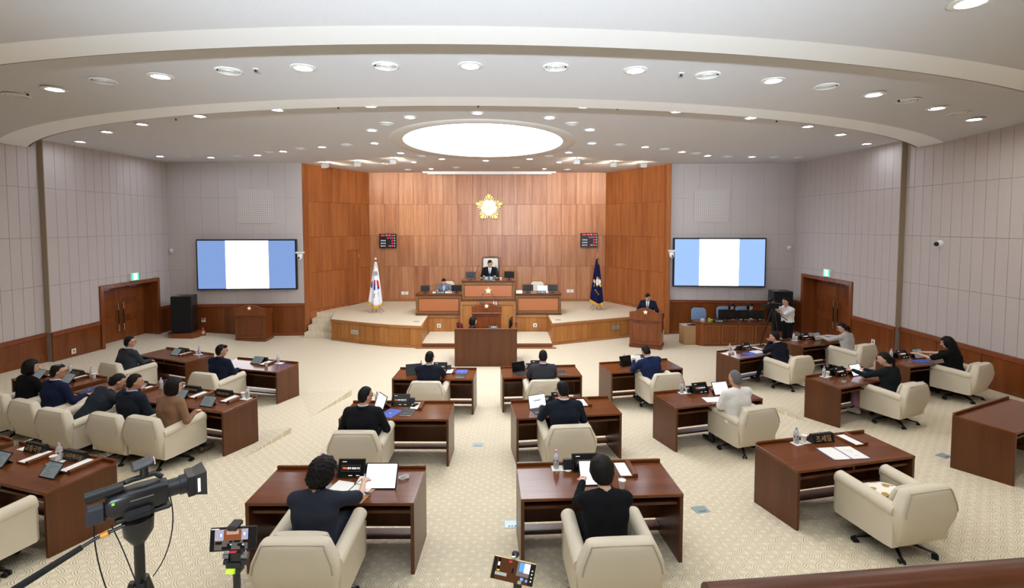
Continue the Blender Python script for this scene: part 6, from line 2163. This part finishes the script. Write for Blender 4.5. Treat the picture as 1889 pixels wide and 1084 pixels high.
def person(label, loc, rz, hip=(0, -.06, .53), lean=.04, side=0.0, yaw=0.0, pitch=0.0, lh=(-.14, .30, .62), rh=(.14, .30, .62), top='20222a', bottom='1b1c20', skin=None,
           hair='short', hairmat=None, shirt=None, sleeve='long', glasses=False, female=False, h=.0115, standing=False, tie=None, knees=None, feet=None, shoe='141414', skirt=None, elbow=(.5, -.35, -.8), scale=1.0, twist=0.0, name_h=None, elbowL=None, elbowR=None):
    t = thing('person', label, 'person', loc, rz)
    skin = skin or (M_SKIN2 if female else M_SKIN)
    hairmat = hairmat or M_HAIR
    tm, bm_, shm = fab(top), fab(bottom), plain('shoe ' + shoe, shoe, .35)
    B = Body()
    f = .92 if female else 1.0
    hip = np.array(hip, float)
    up = np.array([math.sin(side), math.sin(lean), math.cos(lean)])
    up /= np.linalg.norm(up)
    Rt = rotm(twist, 0)
    rx = Rt @ np.array([1.0, 0, 0])
    rx = rx - up * (rx @ up)
    rx /= np.linalg.norm(rx)
    fw = np.cross(up, rx)
    nb = hip + up * .49 * (f * .5 + .5)
    chest = hip + up * .30
    sw = .205 * f
    # pelvis and torso
    B.cone(hip - rx * .085, hip + rx * .085, .118, .118, bm_ if standing else tm, .05)
    B.cone(hip + up * .05 - fw * .012, nb - up * .10 - fw * .022, .112 * f, .088, tm, .06)
    for s in (-1, 1):
        B.cone(hip + rx * s * .082 * f + up * .03, chest + rx * s * .098 * f, .112 * f, .118 * f, tm, .06)
        B.cone(chest + rx * s * .095 * f - fw * .012, nb + rx * s * .112 * f - up * .085 - fw * .016, .112 * f, .080, tm, .06)
        B.cone(nb + rx * s * .035 - up * .030 - fw * .014, nb + rx * s * (sw - .015) - up * .072, .054, .066 * f, tm, .05)
    if female and not standing:
        for s in (-1, 1):
            B.ell(chest + rx * s * .07 + fw * .075 + up * .02, (.065, .055, .065), np.eye(3), tm, .04)
    # neck and head
    Hr = rotm(yaw + twist, -lean * .5 - pitch)
    hup, hfw = Hr @ np.array([0, 0, 1.0]), Hr @ np.array([0, 1.0, 0])
    hc = nb + up * .042 + hup * .108 + hfw * .034
    B.cone(nb + up * .018 + fw * .006, hc - hup * .055 - hfw * .012, .058 * f, .056 * f, skin, .012)
    B.ell(hc + hup * .014, (.074, .093, .102), Hr, skin, .02)
    B.ell(hc + hfw * .022 - hup * .055, (.055, .064, .062), Hr, skin, .03)
    B.cone(hc + hfw * .092 + hup * .01, hc + hfw * .106 - hup * .025, .008, .014, skin, .012)
    hrx = Hr @ np.array([1.0, 0, 0])
    for s in (-1, 1):
        B.ell(hc + hrx * s * .080 - hfw * .010 - hup * .010, (.011, .021, .032), Hr, skin, .006)
    # arms
    for s, tgt, eb in ((-1, lh, elbowL), (1, rh, elbowR)):
        S = nb + rx * s * sw - up * .07
        pole = np.array(eb if eb is not None else (elbow[0] * s, elbow[1], elbow[2]), float)
        E_, W = ik(S, np.array(tgt, float), .285, .25, pole)
        if sleeve == 'long':
            B.cone(S, E_, .068 * f, .054 * f, tm, .03)
            B.cone(E_, W, .053 * f, .038 * f, tm, .02)
        else:
            mid = S + (E_ - S) * .82
            B.cone(S, mid, .070 * f, .064 * f, tm, .03)
            B.cone(S + (E_ - S) * .7, E_, .040 * f, .037 * f, skin, .012)
            B.cone(E_, W, .037 * f, .026 * f, skin, .015)
        d = (W - E_) / np.linalg.norm(W - E_)
        d = d * .8 + np.array([0, .25, -.1]) if not standing else d
        d /= np.linalg.norm(d)
        nrm = np.array([0, 0, -1.0])
        sd = np.cross(d, nrm)
        sd /= max(1e-6, np.linalg.norm(sd))
        nrm = np.cross(sd, d)
        P0 = W + d * .025
        for q in (-1, 1):
            B.cone(P0 + sd * q * .012, P0 + d * .06 + sd * q * .024, .019, .016, skin, .012)
        fr = max(.0085, .72 * h)
        for q, ln in ((-1.5, .058), (-.5, .07), (.5, .066), (1.5, .052)):
            k0 = P0 + d * .066 + sd * q * .019
            k1 = k0 + d * ln * .5 + nrm * .008
            k2 = k1 + d * ln * .35 + nrm * .024
            B.cone(k0, k1, fr * 1.05, fr, skin, .006)
            B.cone(k1, k2, fr, fr * .9, skin, .006)
        th0 = P0 + d * .015 - sd * s * .028
        B.cone(th0, th0 + d * .03 - sd * s * .022 + nrm * .01, fr * 1.3, fr * 1.1, skin, .008)
        B.cone(th0 + d * .03 - sd * s * .022 + nrm * .01, th0 + d * .06 - sd * s * .024 + nrm * .02, fr * 1.1, fr * .95, skin, .006)
    # legs
    for s in (-1, 1):
        hj = hip + rx * s * .085 - np.array([0, 0, .02])
        if standing:
            K = np.array([hip[0] + s * .10, hip[1] + .02, .48])
            A = np.array([hip[0] + s * .11, hip[1] - .01, .09])
        else:
            K = np.array(knees[(s + 1) // 2]) if knees else np.array([hip[0] + s * .13, hip[1] + .43, .53])
            A = np.array(feet[(s + 1) // 2]) if feet else np.array([hip[0] + s * .13, hip[1] + .42, .10])
        lm = fab(skirt) if skirt else bm_
        B.cone(hj, K, .092 * f, .064, lm, .04)
        if skirt:
            B.cone(K, A + (K - A) * .30, .085, .105, lm, .04)
            B.cone(A + (K - A) * .5, A, .042, .034, skin, .01)
        else:
            B.cone(K, A, .062, .043, lm, .03)
        toe = A + np.array([s * .02, .15, -.055])
        B.cone(A + np.array([0, -.02, -.05]), toe, .042, .034, shm, .015)
    B.top = float(nb[2]) - .02
    mats = []
    for p in B.p:
        if p[5] not in mats:
            mats.append(p[5])
    link('body', B.mesh('body', h, mats), t)
    hh = min(h, .009)
    link('hair', hair_mesh(hair, hc, Hr, hh, hairmat), t)
    T = lambda x, y, z: tuple(hc + hrx * x + hfw * y + hup * z)
    # face
    e = MB()
    for s in (-1, 1):
        e.ball(T(s * .031, .083, .008), (.011, .008, .006), 8, 6)
    e.build('eyes', plain('eye dark', '1c1512', .2), t)
    bz = MB()
    for s in (-1, 1):
        bz.tube([T(s * .016, .089, .026), T(s * .034, .086, .031), T(s * .048, .076, .027)], .0035, 5)
    bz.build('eyebrows', hairmat if hairmat is M_HAIRGREY else M_HAIR, t)
    MB().tube([T(-.022, .085, -.055), T(-.01, .0905, -.053), T(.01, .0905, -.053), T(.022, .085, -.055)], .0045, 5).build('mouth', plain('lips', 'a4605a', .5), t)
    if glasses:
        g = MB()
        for s in (-1, 1):
            g.tube([T(s * .034 + .024 * math.cos(2 * PI * k / 12), .104 - .004, .006 + .018 * math.sin(2 * PI * k / 12)) for k in range(12)], .0022, 5, True)
            g.tube([T(s * .058, .098, .010), T(s * .078, .06, .010), T(s * .083, .0, .006)], .0022, 5)
        g.tube([T(-.010, .103, .008), T(.010, .103, .008)], .002, 5)
        g.build('glasses', M_BLACK, t)
    if shirt:
        sm = fab(shirt)
        MB().tube([tuple(nb + up * .012 - hup * .0 + rx * .064 * math.cos(2 * PI * k / 20) + fw * (.066 * math.sin(2 * PI * k / 20) + .002) + up * (.018 - .022 * max(0, math.sin(2 * PI * k / 20)))) for k in range(20)], .010, 6, True).build('shirt_collar', sm, t, smooth=60)
        MB().tube([tuple(nb - up * .002 + rx * .078 * math.cos(q) + fw * (.074 * math.sin(q) - .006) + up * (.012 - .05 * max(0, math.sin(q)))) for q in [math.radians(-205 + 230 * k / 18) for k in range(19)]], .016, 7).build('jacket_collar', tm, t, smooth=60)
        if tie is not None:
            # shirt front and tie follow the chest surface
            F, lo = B.field(.012)
            def front_patch(halfw, off, mat, name, z0=.0, z1=.42):
                vs, rows = [], 18
                for r in range(rows + 1):
                    s = r / rows
                    c = nb + up * (-.01 - (z1 - z0) * s)
                    w = halfw(s)
                    for q in (-1, -.5, 0, .5, 1):
                        p0 = c + rx * q * w
                        best = None
                        for st in range(0, 40):
                            p = p0 + fw * (.26 - st * .006)
                            gi = ((p - lo) / .012).astype(int)
                            if np.all(gi >= 0) and np.all(gi < np.array(F.shape)) and F[tuple(gi)] < .004:
                                best = p + fw * off
                                break
                        vs.append(tuple(best if best is not None else p0 + fw * .1))
                fs = [(r * 5 + j, r * 5 + j + 1, (r + 1) * 5 + j + 1, (r + 1) * 5 + j) for r in range(rows) for j in range(4)]
                b_ = MB().add(vs, fs)
                o_ = b_.build(name, mat, t, smooth=60)
                so_ = o_.modifiers.new('thickness', 'SOLIDIFY')
                so_.thickness = .004
            front_patch(lambda s: .055 * (1 - s) + .006, .005, sm, 'shirt_front', .0, .30)
            if tie:
                front_patch(lambda s: .010 + .012 * s, .012, fab(tie), 'necktie', .02, .30)
    t.scale = (scale,) * 3
    return t

def seated(key, label, **kw):
    x, y, a = CH[key]
    return person(label, (x, y, floor_z(x, y)), a, **kw)
DKL, DKR = (-.2, .48, .80), (.2, .48, .80)
ARL, ARR = (-.30, .16, .70), (.30, .16, .70)
# ---- nearest row
seated('A', 'curly-haired woman in short-sleeved navy dress writing at her desk', hip=(.02, -.02, .53), lean=.16, yaw=-.75, pitch=.25, lh=(-.16, .50, .80), rh=(.30, .52, .82), top='2f333f', bottom='2f333f', sleeve='short', hair='curly', glasses=True, female=True, h=.0095, elbowR=(.8, -.2, -.5))
seated('B', 'short-haired woman in black jacket bent over a lit tablet', hip=(-.03, -.02, .53), lean=.20, yaw=.05, pitch=.45, lh=(-.14, .52, .82), rh=(.10, .50, .80), top='17181b', bottom='17181b', hair='crop', female=True, h=.0095)
# ---- middle row
seated('D', 'man with glasses in black suit beside the blue folder', hip=(.03, -.05, .53), lean=.06, yaw=-.75, pitch=.05, lh=(-.2, .25, .66), rh=(.26, .26, .68), top='1b1c22', bottom='1b1c22', shirt='e9e9ec', hair='short', glasses=True)
seated('E', 'man in navy suit facing a lit laptop', hip=(-.02, -.02, .53), lean=.12, yaw=.35, pitch=.15, lh=(-.28, .42, .78), rh=(.22, .35, .70), top='1d222d', bottom='1d222d', shirt='e9e9ec', hair='short', glasses=True)
seated('F', 'grey-haired person in white short-sleeved shirt seen from behind', hip=(-.15, -.05, .53), lean=.05, yaw=.15, pitch=.05, lh=(-.26, .30, .66), rh=(.05, .34, .66), top='eeeeec', bottom='3a3b40', sleeve='short', hair='grey', hairmat=M_HAIRGREY)
# ---- far row
seated('G', 'man in dark suit with head turned, far row left of the aisle', hip=(0, -.05, .53), lean=.06, yaw=-.35, pitch=.05, lh=(-.2, .45, .78), rh=(.2, .45, .78), top='1e222e', bottom='1e222e', shirt='cfd6e8', hair='short', glasses=True)
seated('H', 'man in charcoal suit, far row right of the aisle', hip=(0, -.05, .53), lean=.06, yaw=-.1, pitch=.05, lh=(-.2, .42, .76), rh=(.2, .42, .76), top='3d3f45', bottom='3d3f45', shirt='e9e9ec', hair='short')
seated('I', 'man in blue suit leaning forward reading papers', hip=(-.12, .0, .53), lean=.30, side=-.12, yaw=.15, pitch=.35, lh=(-.34, .48, .84), rh=(-.02, .50, .82), top='202c4e', bottom='202c4e', shirt='e9e9ec', hair='short')
# ---- right block
seated('J', 'man in dark suit resting his chin on his hands', hip=(-.10, .06, .53), lean=.34, yaw=.55, pitch=.05, lh=(-.10, .43, .97), rh=(-.01, .44, .96), top='1c1f2a', bottom='1c1f2a', shirt='e9e9ec', hair='short', elbowL=(-.4, .3, -.9), elbowR=(.5, .3, -.9), feet=[(-.25, .62, .10), (.08, .48, .10)])
seated('K', 'woman in light grey suit holding a tablet at her desk', hip=(-.08, .04, .53), lean=.20, yaw=.75, pitch=.25, lh=(-.28, .62, .82), rh=(-.02, .62, .82), top='b9b6b4', bottom='a9a7a8', hair='tied', female=True, glasses=True)
seated('L', 'woman in dark jacket and pink skirt typing on a tablet', hip=(-.02, .02, .53), lean=.16, yaw=.55, pitch=.2, lh=(-.22, .58, .82), rh=(.1, .56, .80), top='1c2226', bottom='1c2226', skirt='b58aa2', knees=[(-.16, .56, .55), (.10, .52, .55)], feet=[(-.20, .50, .10), (.06, .46, .10)], hair='tied', female=True, shoe='c8c4be')
seated('M', 'long-haired woman in black by the right wall', hip=(-.12, .04, .53), lean=.18, yaw=.6, pitch=.2, lh=(-.34, .60, .82), rh=(-.10, .62, .82), top='131416', bottom='16181f', sleeve='short', hair='long', female=True)
# ---- left block, first row
seated('P', 'man with glasses in dark grey suit near the left double doors', hip=(.03, -.03, .53), lean=.04, yaw=-.55, lh=(-.24, .2, .68), rh=(.10, .36, .68), top='3b3f47', bottom='2a2d34', shirt='e9e9ec', hair='short', glasses=True)
seated('Q', 'man with glasses in navy suit before the desk with the bright glare', hip=(.06, -.02, .53), lean=.06, yaw=-.65, lh=(-.14, .32, .68), rh=(.16, .34, .70), top='1a2236', bottom='1a2236', shirt='1a2236', hair='neat', glasses=True)
# ---- left block, second row
seated('S1', 'woman in brown top with a dark bob', hip=(.10, -.02, .53), lean=.08, yaw=-.55, pitch=.05, lh=(-.18, .32, .66), rh=(.28, .24, .70), top='8d6b54', bottom='26272b', hair='bob', female=True, glasses=True, h=.0105, shoe='6a5346')
seated('S2', 'man in dark navy suit with pale blue collar', hip=(.04, -.02, .53), lean=.08, yaw=-.55, pitch=.08, lh=(-.2, .3, .66), rh=(.26, .30, .70), top='222732', bottom='222732', shirt='c5cfee', hair='short')
seated('U1', 'man in dark blue-grey jacket leaning far forward over his desk', hip=(.12, .02, .53), lean=.66, side=.22, yaw=-.45, pitch=.1, lh=(.12, .60, .80), rh=(.42, .62, .82), top='2a3039', bottom='2a3039', hair='short', h=.0105)
seated('U2', 'balding man with glasses in navy suit', hip=(.10, -.02, .53), lean=.10, yaw=-.6, pitch=.05, lh=(-.12, .30, .66), rh=(.26, .34, .70), top='1b2440', bottom='1b2440', shirt='e9e9ec', hair='thin', glasses=True, h=.0105)
seated('U3', 'woman in black at the left edge of the picture', hip=(.12, -.02, .53), lean=.10, yaw=-.6, pitch=.05, lh=(.0, .34, .66), rh=(.28, .38, .70), top='121316', bottom='121316', hair='bob', female=True)
# ---- stage and technicians
person('presiding man in black suit and tie with glasses', (-.83, 18.28, 1.25), PI, hip=(0, -.05, .58), lean=.04, yaw=0, pitch=.3, lh=(-.2, .38, .80), rh=(.2, .38, .80), top='15161a', bottom='15161a', shirt='f0f0f2', tie='2c3a66', hair='neat', glasses=True, skin=M_SKIN2, scale=1.05)
person('man in grey jacket and blue shirt reading at the dais side desk', (-2.55, 18.3, ST), PI, hip=(0, -.05, .54), lean=.22, pitch=.55, lh=(-.25, .42, .82), rh=(.2, .42, .82), top='6f7175', bottom='3a3b3f', shirt='a9c0ee', tie='', hair='short', skin=M_SKIN2)
person('stenographer in dark top seen in profile behind her screen', (-1.15, 14.25, 0), -PI / 2, hip=(0, -.06, .53), lean=.06, pitch=.1, yaw=.2, lh=(-.15, .4, .76), rh=(.15, .4, .76), top='3a1a26', bottom='22222a', hair='bob', female=True)
person('man in navy suit standing at the speaking lectern', (4.62, 16.45, 0), math.radians(156), hip=(0, 0, .92), lean=.06, pitch=.45, lh=(-.24, .32, 1.12), rh=(.24, .32, 1.12), top='1c2030', bottom='1c2030', shirt='f0f0f2', tie='31427a', hair='neat', standing=True, skin=M_SKIN2)
person('long-haired technician behind the monitor nearest the lectern', (7.62, 16.85, 0), PI, hip=(0, -.05, .53), lean=.12, yaw=-.15, pitch=.25, lh=(-.15, .4, .78), rh=(.15, .4, .78), top='22232a', bottom='22232a', hair='long', female=True)
person('technician with a fringe behind the middle monitor', (8.26, 16.85, 0), PI, hip=(0, -.05, .53), lean=.10, yaw=.1, pitch=.25, lh=(-.15, .4, .78), rh=(.15, .4, .78), top='2a2a30', bottom='22232a', hair='bob', female=True)
person('cameraman in white polo shirt standing at a television camera', (8.50, 14.95, 0), math.radians(102), hip=(0, -.03, .94), lean=.10, yaw=.05, pitch=.1, lh=(-.02, .42, 1.34), rh=(.10, .40, 1.52), top='e9e9ea', bottom='17181c', sleeve='short', hair='short', standing=True, elbowL=(-.5, -.1, -.8), elbowR=(.6, -.1, -.7), scale=1.02)
t = thing('lanyard_badge', 'blue lanyard with small black badge on the cameraman\'s chest', 'badge', (8.36, 14.93, 1.28), math.radians(102))
MB().tube([(-.05, .02, .18), (-.02, .05, .05), (0, .055, 0), (.02, .05, .05), (.05, .02, .18)], .004, 6).build('lanyard', plain('lanyard blue', '7fa6dc', .6), t)
MB().box(-.02, .02, .055, .06, -.09, -.02, .002).build('badge', M_BLACK, t)
